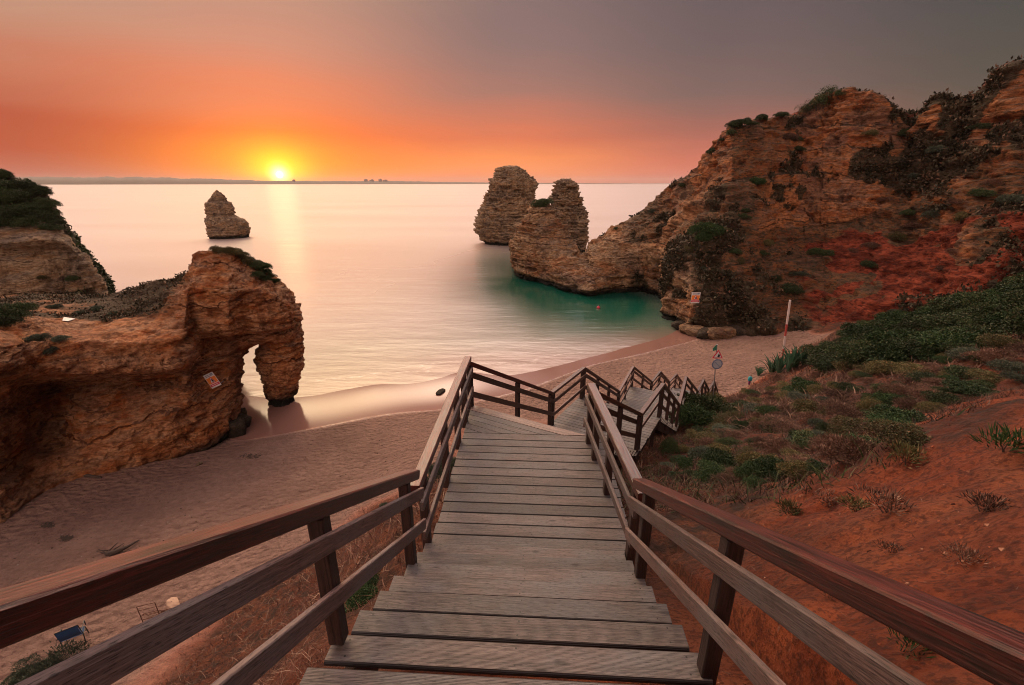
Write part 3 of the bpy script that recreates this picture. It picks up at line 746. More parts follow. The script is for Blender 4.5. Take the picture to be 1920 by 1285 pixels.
# ------------------------------------------------------------------ rock
def rock_mat(name, cols, grey, sc=1.0, dark_sea=1.0, strata=1.0, scrub=(0.028, 0.022, 0.013), bands=.9, grey_amt=.6):
    m = M(name)
    g = m.n('ShaderNodeNewGeometry'); sp = m.n('ShaderNodeSeparateXYZ'); m.l(g.outputs['Position'], sp.inputs[0])
    sn = m.n('ShaderNodeSeparateXYZ'); m.l(g.outputs['Normal'], sn.inputs[0])
    pos = g.outputs['Position']
    w1 = m.noise(m.coord('Position', (.16, .16, .16)), sc, 5, .6); w2 = m.noise(m.coord('Position', (.55, .55, 1.5)), .9 * sc, 6, .65); w3 = m.noise(m.coord('Position', (.6, .6, 1.7)), 4.2 * sc, 6, .7)
    # bedding: height warped by noise
    zz = m.math('ADD', sp.outputs[2], m.math('MULTIPLY', w1, 5.0)); zz = m.math('ADD', zz, m.math('MULTIPLY', w2, .9))
    cx = m.n('ShaderNodeCombineXYZ'); m.l(m.math('MULTIPLY', zz, bands), cx.inputs[2])
    s1 = m.noise(cx.outputs[0], 1.0, 5, .75)
    f = m.math('ADD', m.math('MULTIPLY', s1, .55 * strata), m.math('MULTIPLY', w2, 1 - .55 * strata))
    n = len(cols); col = m.ramp(f, [(.36 + .30 * i / (n - 1), c) for i, c in enumerate(cols)])
    cb = m.n('ShaderNodeCombineXYZ'); m.l(m.math('MULTIPLY', zz, bands * .42), cb.inputs[2]); bd = m.noise(cb.outputs[0], 1.0, 3, .6)
    col = m.mix(m.maprange(bd, .50, .55, 0, .60), col, m.mix(w3, cols[2], cols[3 if n > 3 else -1]))
    col = m.mix(m.maprange(bd, .44, .40, 0, .55), col, m.mix(w3, cols[0], cols[-1]))
    # pale freshly broken patches with hard borders
    w4 = m.noise(m.coord('Position', (.45, .45, .8), (3, 9, 4)), sc, 7, .72)
    col = m.mix(m.maprange(w4, .545, .585, 0, .65), col, m.mix(w3, cols[2], cols[3 if n > 3 else -1]))
    inl = m.n('ShaderNodeMix', data_type='RGBA', blend_type='MULTIPLY'); inl.inputs['B'].default_value = (1.0, .62, .43, 1); m.l(m.attr('inland'), inl.inputs['Factor']); m.l(col, inl.inputs['A']); col = inl.outputs['Result']
    # thin dark joints between beds, pits and cracks
    cx2 = m.n('ShaderNodeCombineXYZ'); m.l(m.math('MULTIPLY', m.math('ADD', zz, m.math('MULTIPLY', w3, .35)), bands * 4.2), cx2.inputs[2])
    jn = m.math('MULTIPLY', m.maprange(m.noise(cx2.outputs[0], 1.0, 2, .6), .54, .60), m.maprange(w2, .40, .50))
    dk = tuple(v * .30 for v in cols[0])
    col = m.mix(m.math('MULTIPLY', jn, .9), col, dk)
    pv = m.n('ShaderNodeTexVoronoi'); m.l(m.coord('Position', (1, 1, 1.4)), pv.inputs['Vector']); pv.inputs['Scale'].default_value = 1.5 * sc
    pits = m.math('MULTIPLY', m.maprange(m.math('ADD', pv.outputs['Distance'], m.math('MULTIPLY', w3, .3)), .30, .40, 1, 0), m.maprange(w4, .40, .52))
    col = m.mix(m.math('MULTIPLY', pits, .8), col, dk)
    col = m.mix(m.maprange(w3, .40, .56, .6, 0), col, tuple(v * .35 for v in cols[1]))
    stv = m.noise(m.coord('Position', (.9, .9, .10)), sc, 6, .7)
    col = m.mix(m.maprange(stv, .53, .60, 0, .6), col, tuple(v * .40 for v in cols[1]))
    # grey lichen / weathered skin on the upper ledges
    up = m.math('MULTIPLY', m.maprange(sn.outputs[2], .25, .6), m.maprange(w2, .42, .55))
    pat = m.maprange(m.noise(m.coord('Position', (.3, .3, .3), (7, 3, 1)), sc, 7, .7), .51, .56)
    col = m.mix(m.math('MULTIPLY', m.math('MAXIMUM', up, pat), grey_amt), col, m.mix(m.maprange(w3, .4, .6), tuple(v * .35 for v in grey), grey))
    sc_ = m.maprange(m.math('ADD', m.attr('scrub'), m.math('MULTIPLY', m.math('SUBTRACT', w3, .5), 1.3)), .35, .6)
    col = m.mix(m.math('MULTIPLY', sc_, .92), col, m.mix(m.maprange(w4, .4, .6), scrub, tuple(v * 2.4 for v in scrub)))
    red = m.mix(m.maprange(w2, .38, .62), (0.12, 0.022, 0.010), (0.36, 0.075, 0.036)); red = m.mix(m.maprange(w3, .42, .52, .75, 0), red, (.05, .010, .007))
    rd_ = m.maprange(m.math('ADD', m.attr('red'), m.math('MULTIPLY', m.math('SUBTRACT', w4, .5), 1.6)), .4, .6)
    col = m.mix(rd_, col, red)
    # tide-blackened foot
    tide = m.maprange(m.math('ADD', sp.outputs[2], m.math('MULTIPLY', w2, 1.2)), 1.25, 1.95, dark_sea, 0)
    col = m.mix(m.math('MULTIPLY', tide, m.attr('tide')), col, (0.018, 0.016, 0.013))
    cr = m.n('ShaderNodeTexVoronoi', feature='DISTANCE_TO_EDGE'); m.l(m.coord('Position', (.5, .5, 1.1)), cr.inputs['Vector']); cr.inputs['Scale'].default_value = 1.1 * sc
    h = m.math('ADD', m.math('MULTIPLY', w3, .5), m.math('MULTIPLY', s1, .6)); h = m.math('ADD', h, m.math('MULTIPLY', w4, 1.0)); h = m.math('ADD', h, m.math('MULTIPLY', m.maprange(cr.outputs['Distance'], 0, .06), .12))
    h = m.math('ADD', h, m.math('MULTIPLY', m.noise(m.coord('Position'), 14 * sc, 5, .7), .30))
    m.set(Base_Color=col, Roughness=.9, Normal=m.bump(h, 1.0, .55 / sc))
    m.b.inputs['Specular IOR Level'].default_value = 0.2
    return m.m
RK_ARCH = rock_mat('ochre_orange_rock', [(0.20, 0.045, 0.013), (0.40, 0.11, 0.030), (0.62, 0.27, 0.11), (0.72, 0.44, 0.27), (0.50, 0.17, 0.06)], (0.30, 0.17, 0.12), 1.0, grey_amt=.45)
RK_CREAM = rock_mat('cream_banded_rock', [(0.22, 0.10, 0.045), (0.40, 0.22, 0.11), (0.50, 0.36, 0.23), (0.56, 0.42, 0.29), (0.42, 0.22, 0.10)], (0.20, 0.155, 0.13), .8)
RK_CLIFF = rock_mat('ochre_cliff_rock', [(0.14, 0.055, 0.026), (0.34, 0.14, 0.06), (0.54, 0.32, 0.17), (0.62, 0.44, 0.28), (0.44, 0.17, 0.07)], (0.17, 0.13, 0.11), .6, grey_amt=.55, bands=.55)

def resample_rows(G, nu, nv):
    """G (cols, rows, 3) control grid -> dense grid; linear with smoothing"""
    G = np.asarray(G, float); c, r, _ = G.shape
    d = np.linalg.norm(np.diff(G, axis=0), axis=2).mean(1); cu = np.concatenate([[0], np.cumsum(d)]); uu = np.linspace(0, cu[-1], nu)
    A = np.stack([[np.interp(uu, cu, G[:, j, k]) for k in range(3)] for j in range(r)], 0)   # r,3,nu
    A = A.transpose(2, 0, 1)                                                            # nu,r,3
    d = np.linalg.norm(np.diff(G, axis=1), axis=2).mean(0); cv = np.concatenate([[0], np.cumsum(d)]); vv = np.linspace(0, cv[-1], nv)
    j = np.clip(np.searchsorted(cv, vv, 'right') - 1, 0, r - 2); t = ((vv - cv[j]) / (cv[j+1] - cv[j]))[None, :, None]
    B = A[:, j] * (1 - t) + A[:, j + 1] * t
    return B, j + t[0, :, 0]
def smooth_grid(B, it, wrap_v=False):
    for _ in range(it):
        Bn = B.copy()
        Bn[1:-1] = B[1:-1] * .5 + (B[:-2] + B[2:]) * .25; B = Bn.copy()
        Bn[:, 1:-1] = B[:, 1:-1] * .5 + (B[:, :-2] + B[:, 2:]) * .25; B = Bn
    return B
def grid_normals(B):
    du = np.gradient(B, axis=0); dv = np.gradient(B, axis=1); n = np.cross(du, dv); n /= (np.linalg.norm(n, axis=2, keepdims=True) + 1e-9)
    return n
def rock_disp(P, N, big=.5, led=.45, mid=.22, fine=.07, fl=1.0, gully=0.0, seed=0, lh=1.0, ledf=None):
    s = 1.0 / fl
    z = P[:, 2] + 1.1 * fbm(P * .08 * s, 3, seed + 1)
    q = np.column_stack([P[:, 0] * .05 * s, P[:, 1] * .05 * s, z * .95 / lh])
    st = fbm(q, 3, seed + 2, .6)
    hard = np.tanh(st * 5.0)                                  # hard and soft beds
    lat = .55 + .45 * fbm(P * .18 * s, 2, seed + 3)
    q2 = np.column_stack([P[:, 0] * .12 * s, P[:, 1] * .12 * s, (z + .25 * fbm(P * .7 * s, 2, seed + 12)) * 3.1 / lh])
    def beds(w):
        k = np.floor(w); f = w - k; rv = _val[_perm[(k.astype(np.int64) + seed * 7) & 255]] - .5
        return rv + .75 * (f ** 1.5 - .4) - .9 * np.exp(-(f / .10) ** 2) * .5
    thin = beds(q2[:, 2] * .62 + .5 * fbm(P * .3 * s, 2, seed + 15)); bed = beds(q[:, 2] * .62 + .45 * fbm(P * .12 * s, 2, seed + 16))
    blk = np.abs(vnoise(P * np.array([.9, .9, 1.6]) * s, seed + 13)) ** .5; crk = np.abs(vnoise(P * np.array([1.9, 1.9, 2.8]) * s, seed + 14)) ** .5
    led = led * ledf(P) if ledf else led
    d = big * fbm(P * .16 * s, 3, seed + 4) + led * .45 * hard * lat + led * .75 * bed * (.35 + lat) + led * .30 * thin * (.4 + lat) + mid * .9 * (blk - .6) + mid * .95 * (crk - .6) + mid * .35 * (np.abs(vnoise(P * 4.3 * s, seed + 17)) ** .5 - .6) + mid * ridge(P * np.array([.55, .55, .9]) * s, 4, seed + 5) + fine * fbm(P * 2.3 * s, 4, seed + 6)
    holes = sstep(.38, .7, vnoise(P * np.array([.8, .8, 1.3]) * s, seed + 7)); d = d - .35 * mid / .22 * holes
    if gully:
        ar = np.arctan2(P[:, 0], P[:, 1]); rr = np.hypot(P[:, 0], P[:, 1])
        g = ridge(np.column_stack([P[:, 0] * .16 + P[:, 1] * .1, P[:, 1] * .05, P[:, 2] * .035]), 4, seed + 8)
        d = d + gully * g * (sstep(12, 26, P[:, 0]) if ledf else 1.0)
        g2 = ridge(np.column_stack([P[:, 0] * .7, P[:, 1] * .5, P[:, 2] * .09]), 3, seed + 9); d = d + .26 * gully * g2 * sstep(12, 26, P[:, 0])
    return d
def loft(name, label, cat, mat, G, nu, nv, sm=4, back=8.0, seed=0, scrub=None, red=None, tide=1.0, foot=True, tags=True, bz=-2.0, closeu=True, **kw):
    """G: columns of front points bottom->top (already 3D). Adds foot, top edge and back."""
    G = np.asarray(G, float)
    add = []
    for col in G:
        c = list(col); b = c[0]; t = c[-1]; rad = np.array([t[0], t[1], 0]); rad /= np.linalg.norm(rad); rb = np.array([b[0], b[1], 0]); rb /= np.linalg.norm(rb)
        hgt = max(t[2] - max(b[2], 0), .5); B_ = min(back, back * .25 + hgt * 1.1)
        ft_ok = foot and b[2] < 4.0
        if b[2] > 8: ft_ok = True if name != 'arch_rock' else False
        if name == 'headland_cliff': ft_ok = True
        lowb = bz if ft_ok else b[2] + .1
        ft = np.array([b[0], b[1], bz]) if ft_ok else b + rb * .15
        bt = t + rad * B_ * .45 + np.array([0, 0, -.12 * hgt]); bm = t + rad * B_ * .8; bm[2] = t[2] - .5 * hgt
        bb = b * 1.0; bb[:2] = (t + rad * B_)[:2] * 1.0; bb[2] = lowb
        if not ft_ok: bb = np.array([t[0], t[1], 0]) + rad * B_ * .8; bb[2] = b[2] + .2
        if name == 'arch_rock' and ft_ok:                     # keep the seaward side of the arch clear behind the opening
            pxb = 960 + FP * b[0] / (b[1] * cp + (CZ - b[2]) * sp_) - 22
            for q in (bm, bb):
                xl = (pxb - 960) / FP * (q[1] * cp + (CZ - q[2]) * sp_)
                if b[1] > 26 and xl < q[0]: q[0] = xl
            if b[1] > 26:
                xf = (pxb + 14 - 960) / FP * (ft[1] * cp + (CZ - ft[2]) * sp_); ft[0] = min(ft[0], xf)
        add.append([ft] + c + [bt, bm, bb])
    G = np.array(add)
    if closeu:
        first = G[0].mean(0); last = G[-1].mean(0)
        G = np.concatenate([[first + (G[0] - first) * .15], G, [last + (G[-1] - last) * .15]])
    B, rows = resample_rows(G, nu, nv)
    B = smooth_grid(B, sm)
    N = grid_normals(B)
    cen = B.reshape(-1, 3).mean(0)
    P = B.reshape(-1, 3); Nn = N.reshape(-1, 3)
    # front faces must point to the viewer
    mid_ = N[nu // 2, nv // 4]; vd = -np.array([B[nu//2, nv//4, 0], B[nu//2, nv//4, 1], 0])
    flip = mid_ @ vd < 0
    if flip: Nn = -Nn
    D = rock_disp(P, Nn, seed=seed, **kw)
    Nh = Nn.copy(); Nh[:, 2] *= .5
    V = P + Nh * D[:, None]
    rr = np.tile(rows - 1, nu)
    cc = np.repeat(np.linspace(0, 1, nu), nv)
    at = dict(scrub=np.clip(scrub(V, rr, cc, Nn), 0, 1) if scrub else np.zeros(len(V)), red=np.clip(red(V, rr, cc, Nn), 0, 1) if red else np.zeros(len(V)), tide=np.full(len(V), tide), inland=(sstep(20, 31, V[:, 0] + 4 * fbm(V * .12, 3, 95)) if name == 'cliff' else np.zeros(len(V))))
    ii = np.arange(nu * nv).reshape(nu, nv)
    F = np.stack([ii[:-1, :-1].ravel(), ii[1:, :-1].ravel(), ii[1:, 1:].ravel(), ii[:-1, 1:].ravel()], 1)
    if flip: F = F[:, ::-1]
    k = len(V); caps = [ii[0], ii[-1]]
    o = mesh_obj(name, V, F, mat, smooth=True, attrs=at)
    if tags: tag(o, label, cat)
    return o
def cols(spec):
    out = []
    for px, pts in spec:
        out.append([PY(q[2] if len(q) > 2 else px, q[0], q[1]) for q in pts])
    return out
def stack(name, label, cat, mat, Yc, sil, nu=220, nv=200, ratio=.8, seed=0, bz=-1.5, parent=None, tide=1.0, lean=0.0, scrub=None, tagit=True, **kw):
    """rings from a silhouette: (py, left px, right px) at distance Yc"""
    rows = []
    for s in sil:
        py, l, r_ = s[:3]; yc = s[3] if len(s) > 3 else Yc
        a = np.array(PY(l, py, yc)); b = np.array(PY(r_, py, yc)); rows.append((a, b))
    lowa, lowb = rows[-1]; rows.append((np.array([lowa[0], lowa[1], bz]), np.array([lowb[0], lowb[1], bz])))
    a, b = rows[0]; c = (a + b) / 2; rows.insert(0, (c * .96 + a * .04 + np.array([0, 0, .15]), c * .96 + b * .04 + np.array([0, 0, .15])))
    th = np.linspace(0, 2 * math.pi, nu, endpoint=False)
    zs = np.array([(a[2] + b[2]) / 2 for a, b in rows]); 
    d = np.concatenate([[0], np.cumsum([np.linalg.norm(rows[i+1][0] - rows[i][0]) + .01 for i in range(len(rows)-1)])]); vv = np.linspace(0, d[-1], nv)
    ax = [np.interp(vv, d, [r[0][k] for r in rows]) for k in range(3)]; bx = [np.interp(vv, d, [r[1][k] for r in rows]) for k in range(3)]
    A = np.stack(ax, 1); Bq = np.stack(bx, 1)
    ce = (A + Bq) / 2; hw = (Bq - A) / 2
    rad = np.column_stack([ce[:, 0], ce[:, 1], np.zeros(nv)]); rad /= np.linalg.norm(rad, axis=1, keepdims=True); side = np.column_stack([rad[:, 1], -rad[:, 0], np.zeros(nv)])
    w = np.linalg.norm(hw[:, :2], axis=1)
    ct = np.sign(np.cos(th)) * np.abs(np.cos(th)) ** .85; sn_ = np.sign(np.sin(th)) * np.abs(np.sin(th)) ** .85
    B = ce[None] + side[None] * (w[None, :, None] * ct[:, None, None]) + rad[None] * (w[None, :, None] * ratio * sn_[:, None, None])
    for _ in range(3):
        B[:, 1:-1] = B[:, 1:-1] * .5 + (B[:, :-2] + B[:, 2:]) * .25
    du = np.roll(B, -1, 0) - np.roll(B, 1, 0); dv = np.gradient(B, axis=1); N = np.cross(du, dv); N /= (np.linalg.norm(N, axis=2, keepdims=True) + 1e-9)
    P = B.reshape(-1, 3); Nn = N.reshape(-1, 3)
    k0 = nv // 2; out = B[0, k0] - ce[k0]
    if N[0, k0] @ out < 0: Nn = -Nn; flip = True
    else: flip = False
    fade = np.tile(np.clip(w / (w.max() * .35), .15, 1), nu)
    D = rock_disp(P, Nn, seed=seed, **kw) * fade
    Nh = Nn.copy(); Nh[:, 2] *= .5; V = P + Nh * D[:, None]
    ii = np.arange(nu * nv).reshape(nu, nv); jj = np.roll(ii, -1, 0)
    F = np.stack([ii[:, :-1].ravel(), jj[:, :-1].ravel(), jj[:, 1:].ravel(), ii[:, 1:].ravel()], 1)
    if flip: F = F[:, ::-1]
    V = np.vstack([V, B[:, 0].mean(0)]); cap = np.stack([ii[:, 0], jj[:, 0], np.full(nu, len(V) - 1)], 1)
    at = dict(scrub=np.zeros(len(V)) if not scrub else np.clip(scrub(V), 0, 1), red=np.zeros(len(V)), tide=np.full(len(V), tide))
    o = mesh_obj(name, V, [cap, F], mat, parent, smooth=True, attrs=at)
    if tagit: tag(o, label, cat)
    return o

# --- arch rock on the left
A_SPEC = [
 (-260, [(1180,15.5),(1000,17),(780,19),(745,17.6),(655,18),(612,21),(575,28),(556,34)]),
 (0,    [(978,18.7),(850,20.6),(718,22.6),(692,20.9),(650,21.3),(607,24),(580,30),(556,37)]),
 (50,   [(940,20.2),(850,23.0),(724,25.6),(690,22.2),(645,22.8),(602,25.5),(575,31),(552,38)]),
 (100,  [(918,21.6),(820,24.8),(720,27.2),(690,23.2),(640,24),(600,27),(572,32),(550,38)]),
 (150,  [(898,22.8),(800,24.3),(720,27.0),(695,23.9),(640,24.5),(600,28),(574,32),(551,38)]),
 (210,  [(884,23.6),(795,24.6),(716,27.4),(693,24.3),(640,24.9),(598,28.4),(572,31.5),(551,36)]),
 (250,  [(874,24.3),(790,25),(713,27.9),(691,24.9),(640,25.3),(598,28.6),(570,31),(540,34)]),
 (285,  [(868,24.9),(785,25.5),(711,28.3),(690,25.4),(638,25.9),(596,28.8),(562,30.6),(527,33.5)]),
 (325,  [(858,25.6),(778,26.2),(708,28.8),(690,26.0),(636,26.5),(590,28.9),(555,30),(518,33)]),
 (350,  [(851,26.2),(770,26.9),(700,28.3),(684,26.9),(625,27.6),(578,29.1),(540,30),(508,32.5)]),
 (366,  [(847,26.5),(768,27.5),(702,29.4),(672,29.6),(632,30.4),(615,29.6),(540,30),(478,33)]),
 (395,  [(838,27.2),(765,28.5),(702,30.4),(660,30.9),(637,31.8),(617,29.7),(540,30.3),(468,33)]),
 (430,  [(822,28.8),(760,29.8),(702,30.9),(662,31.4),(637,32.3),(615,29.8),(540,30.5),(468,34)]),
 (442,  [(806,30.4),(752,31.0),(702,31.6),(662,32.0),(635,32.8),(611,30.4),(540,31),(474,34.5)]),
 (449,  [(782,31.8,448),(748,32.0,460),(712,32.3,452),(678,32.6,449),(638,32.7),(609,30.8),(541,31.2),(478,34.7)]),
 (454,  [(676,33.6,454),(671,33.3,454),(665,33.0,454),(656,32.9),(634,32.7),(607,31.0),(541,31.3),(481,34.9)]),
 (463,  [(656,33.7),(652,33.4),(648,33.2),(642,33),(631,32.8),(606,31.2),(543,31.5),(486,35)]),
 (480,  [(646,33.8),(643,33.5),(640,33.2),(637,33),(630,32.8),(606,31.4),(545,31.7),(494,35.3)]),
 (505,  [(643,34.4),(641,33.9),(638,33.5),(634,33.2),(628,33.1),(604,31.9),(552,32.4),(512,36)]),
 (530,  [(648,35),(643,34.4),(636,34),(630,33.8),(622,33.8),(602,32.7),(562,33.4),(532,36.3)]),
 (550,  [(642,35.6),(636,35),(630,34.6),(622,34.5),(612,34.4),(597,33.8),(572,34.5),(552,36.6)]),
 (559,  [(630,36.4),(626,36.0),(620,35.8),(614,35.6),(606,35.4),(596,35.2),(584,35.8),(572,37)]),
]
G = cols(A_SPEC)
def scr_a(V, rr, cc, N):
    n = fbm(V * .25, 3, 77); top = sstep(4.7, 5.5, rr) * sstep(9.2, 8, rr)
    f = sstep(-21, -25.5, V[:, 0] + 3 * n)
    return top * f * (.9 + n) + sstep(.15, .4, n) * sstep(4.3, 5, rr) * .8 * sstep(-24, -28, V[:, 0])
arch = loft('arch_rock', 'orange sandstone rock with a natural arch standing on the left of the beach', 'rock', RK_ARCH, G, 760, 420, sm=3, back=7.5, seed=100, scrub=scr_a,
     big=.30, led=.46, mid=.19, fine=.05, fl=.9, tide=1.0, lh=1.6)
stack('arch_pillar', None, None, RK_ARCH, 35.9, [(600,512,556,36.2),(625,494,564,36),(650,488,564,35.9),(675,487,564,35.8),(700,495,560,35.8),(725,504,553,35.8),(745,509,549,35.7),(758,509,546,35.6)], 200, 180, ratio=1.15, seed=130, parent=arch, tagit=False,
      big=.28, led=.16, mid=.24, fine=.05, fl=.8, tide=1.0)
# --- cliff behind it on the far left
L_SPEC = [
 (-260, [(650,44),(560,44.4),(480,45.6),(462,44.6),(425,47),(360,50),(270,54)]),
 (0,    [(600,45),(540,45.3),(470,46.8),(456,45.8),(430,48),(375,50.5),(324,54)]),
 (30,   [(596,45.6),(535,46),(468,47.3),(455,46.3),(428,48.5),(380,51),(335,54)]),
 (62,   [(590,46),(530,46.6),(466,47.8),(452,46.8),(425,49),(385,51.5),(341,54.5)]),
 (78,   [(587,46.5),(528,47),(464,48.2),(451,47.3),(425,49.4),(388,51.7),(352,54.5)]),
 (100,  [(582,47),(526,47.5),(462,48.6),(450,47.8),(428,50),(408,52),(386,54.5)]),
 (122,  [(577,47.8),(526,48.3),(468,49),(456,48.7),(440,50.4),(432,52),(424,54)]),
 (145,  [(573,48.3),(527,48.8),(485,49.3),(474,49.3),(466,50.6),(460,52),(454,53.5)]),
 (172,  [(570,49),(532,49.6),(510,50),(503,50.4),(497,51),(492,52),(487,53)]),
 (190,  [(568,49.5),(540,50),(525,50.4),(521,50.8),(516,51.4),(512,52),(508,53)]),
 (204,  [(566,50),(550,50.5),(541,51),(538,51.4),(534,52),(531,52.5),(529,53.3)]),
 (212,  [(562,51.5),(556,52),(552,52.4),(550,52.7),(548,53),(546,53.4),(545,54)]),
]
def scr_l(V, rr, cc, N):
    n = fbm(V * .3, 3, 78); return sstep(4.2, 4.9, rr + n * .6) * 1.0 + .8 * sstep(.25, .45, n) 
loft('headland_cliff', 'dark topped cream cliff at the far left behind the arch rock', 'cliff', RK_CREAM, cols(L_SPEC), 420, 260, sm=3, back=22, seed=200, scrub=scr_l, big=.4, led=.35, mid=.2, fine=.07, fl=1.1)
# --- sea stacks
stack('sea_stack', 'small banded sea stack standing alone in the water left of the sun glint', 'sea stack', RK_CREAM, 161,
      [(357,405,408),(361,401,413),(367,398,420),(377,392,423),(380,388,431),(390,388,435),(399,389,437),(402,392,434),(406,391,440),(411,391,450),(415,390,456),(419,391,462),(428,392,464),(437,394,465),(444,397,464)], 200, 220, seed=300, big=.3, led=.7, mid=.4, fine=.1, fl=1.3, ratio=.7, lh=1.8, bz=-2)
stack('sea_stack', 'tall broad stratified sea stack, left one of the pair beyond the headland', 'sea stack', RK_CREAM, 146,
      [(311,948,962),(315,935,975),(320,928,985),(330,923,992),(345,921,1003),(362,916,1002),(372,908,1001),(384,905,1007),(400,897,1009),(418,892,1008),(430,891,1005),(440,896,1004),(450,901,1000),(459,912,994)], 300, 300, seed=320, big=.9, led=.8, mid=.85, fine=.15, fl=1.6, ratio=.8, lh=2.3, bz=-2)
stack('sea_stack', 'narrower round topped sea stack, right one of the pair beyond the headland', 'sea stack', RK_CREAM, 126,
      [(336,1048,1064),(340,1041,1075),(348,1037,1083),(360,1036,1089),(375,1034,1093),(395,1031,1098),(415,1028,1099),(435,1030,1098),(455,1036,1097),(478,1044,1095)], 260, 260, seed=340, big=.7, led=.75, mid=.75, fine=.12, fl=1.4, ratio=.8, lh=2.1, bz=-2)
# --- big right cliff with its headland
K = [
 (962,  [(512,93),(500,91.5),(485,92),(472,92.5),(462,93),(455,94)]),
 (975,  [(530,90),(514,88),(492,88.5),(465,90),(440,92),(418,94)]),
 (992,  [(534,88.6),(518,86.6),(498,87.2),(458,89.5),(425,92),(398,94)]),
 (1004, [(537,87.5),(522,85.5),(503,86.2),(455,89),(412,92),(378,94)]),
 (1020, [(542,86),(527,84),(505,85),(450,88),(410,92),(373,94)]),
 (1036, [(547,84.5),(532,82),(510,83),(460,87),(422,91),(396,94)]),
 (1062, [(556,80),(541,77.5),(517,79),(485,84),(458,88),(438,91)]),
 (1085, [(560,77.5),(545,75),(525,77),(502,81),(489,84),(477,88)]),
 (1099, [(560,76.2),(545,74),(525,76.5),(502,80),(490,83),(480,87)]),
 (1110, [(560,75.5),(544,73.6),(522,76),(492,79),(470,82),(456,86)]),
 (1150, [(553,77.5),(539,76),(512,77),(480,79),(450,82),(424,87)]),
 (1200, [(548,79.5),(534,78.2),(502,78.5),(465,80),(430,83),(401,88)]),
 (1230, [(562,76),(547,75),(507,77),(460,79),(418,82),(371,88)]),
 (1256, [(584,71),(563,70.5),(522,74),(460,78),(408,81),(348,87)]),
 (1268, [(605,61.5),(583,60.6),(542,62.2),(490,66),(420,76),(340,86)]),
 (1300, [(616,57),(586,56.4),(546,57.5),(480,62),(410,72),(322,84)]),
 (1332, [(623,54.5),(590,54.4),(550,56),(470,61),(380,71),(292,81)]),
 (1352, [(624,54),(588,54),(545,56),(460,61.5),(362,71),(262,79)]),
 (1372, [(622,53.4),(585,54),(540,56),(450,62),(345,70),(240,77)]),
 (1410, [(616,52.4),(580,54),(530,57),(440,63),(330,70),(236,76)]),
 (1440, [(610,51.6),(572,54),(522,58),(430,65),(320,71),(226,77)]),
 (1500, [(603,50),(570,55),(520,59),(430,67),(320,72),(217,77)]),
 (1545, [(618,48),(577,54),(520,58),(430,66),(310,71),(186,76)]),
 (1590, [(645,46),(580,51),(512,57),(420,64),(300,68.5),(173,73)]),
 (1640, [(655,45),(572,50),(500,56),(405,63),(300,67),(184,71)]),
 (1655, [(655,44.8),(570,49.8),(490,55.5),(400,62.5),(300,67.5),(212,72)]),
 (1710, [(645,44),(550,49.5),(470,55),(380,62),(300,67),(223,71)]),
 (1738, [(642,43.8),(540,49),(460,54),(370,60.5),(290,65),(200,69)]),
 (1765, [(640,43.5),(530,48.5),(452,53.5),(365,59),(285,63.5),(184,67)]),
 (1828, [(628,42),(505,47),(430,50.5),(350,56),(270,60.5),(191,64.5)]),
 (1866, [(618,41.5),(490,46),(425,49.5),(340,55),(250,59.5),(154,63.5)]),
 (1900, [(610,41),(482,45.4),(419,48.4),(330,54),(232,58.5),(125,62.5)]),
 (2000, [(605,39),(475,44),(410,46.5),(320,52.5),(222,57.5),(112,62)]),
 (2250, [(600,36),(470,41),(400,43.5),(300,50),(200,56),(90,61)]),
]
def red_k(V, rr, cc, N):
    n = fbm(V * .12, 3, 90)
    x = V[:, 0]
    r = sstep(33, 40, x + 5 * n) * sstep(2.75, 2.15, rr + n * .9) * (1 - sstep(.12, .3, fbm(V * .22, 3, 91)))
    topr = sstep(4.7, 5.4, rr + n * .5) * sstep(30, 38, x) * .75
    return np.maximum(r, topr) * (rr < 6.8)
def scr_k(V, rr, cc, N):
    n = fbm(V * np.array([.10, .10, .07]), 4, 92); n2 = fbm(V * .35, 3, 93)
    land = sstep(17, 24, V[:, 0])
    a = sstep(.06, .26, n + .35 * n2) * land * .9
    b = sstep(2.9, 3.3, rr + n) * sstep(4.3, 3.6, rr + n) * land * sstep(-.05, .2, n2) * .9
    t = sstep(5.6, 6.0, rr)
    up = sstep(.35, .7, N[:, 2]) * .5
    return np.maximum(np.maximum(a, b), np.maximum(t * .9, up * land))
loft('cliff', 'high ochre and red cliff with a banded headland reaching into the sea on the right', 'cliff', RK_CLIFF, cols(K), 1200, 520, sm=2, back=24, seed=400, scrub=scr_k, red=red_k,
     big=.8, led=.95, mid=.50, fine=.12, fl=1.7, gully=1.9, lh=1.9, ledf=lambda P: 1.0 - .78 * sstep(14, 28, P[:, 0]))

# ------------------------------------------------------------------ placing on rock and ground
from mathutils.bvhtree import BVHTree
def bvh_of(objs):
    V = []; F = []; n = 0
    for o in objs:
        me = o.data; k = len(me.vertices); a = np.empty(k * 3, np.float32); me.vertices.foreach_get('co', a); V.append(a.reshape(-1, 3))
        L = np.empty(len(me.loops), np.int32); me.loops.foreach_get('vertex_index', L)
        q = [p for p in range(0)]
        s = np.empty(len(me.polygons), np.int32); me.polygons.foreach_get('loop_start', s); t = np.empty(len(me.polygons), np.int32); me.polygons.foreach_get('loop_total', t)
        m4 = t == 4; i4 = L[s[m4][:, None] + np.arange(4)] + n
        F.extend(i4.tolist()); n += k
    return BVHTree.FromPolygons(np.concatenate(V).tolist(), F)
ROCKS = [o for o in C.objects if o.parent is None and o.type == 'MESH' and o.name.split('.')[0] in ('arch_rock', 'headland_cliff', 'cliff', 'sea_stack')]
bv = bvh_of(ROCKS); bvg = bvh_of([ground])
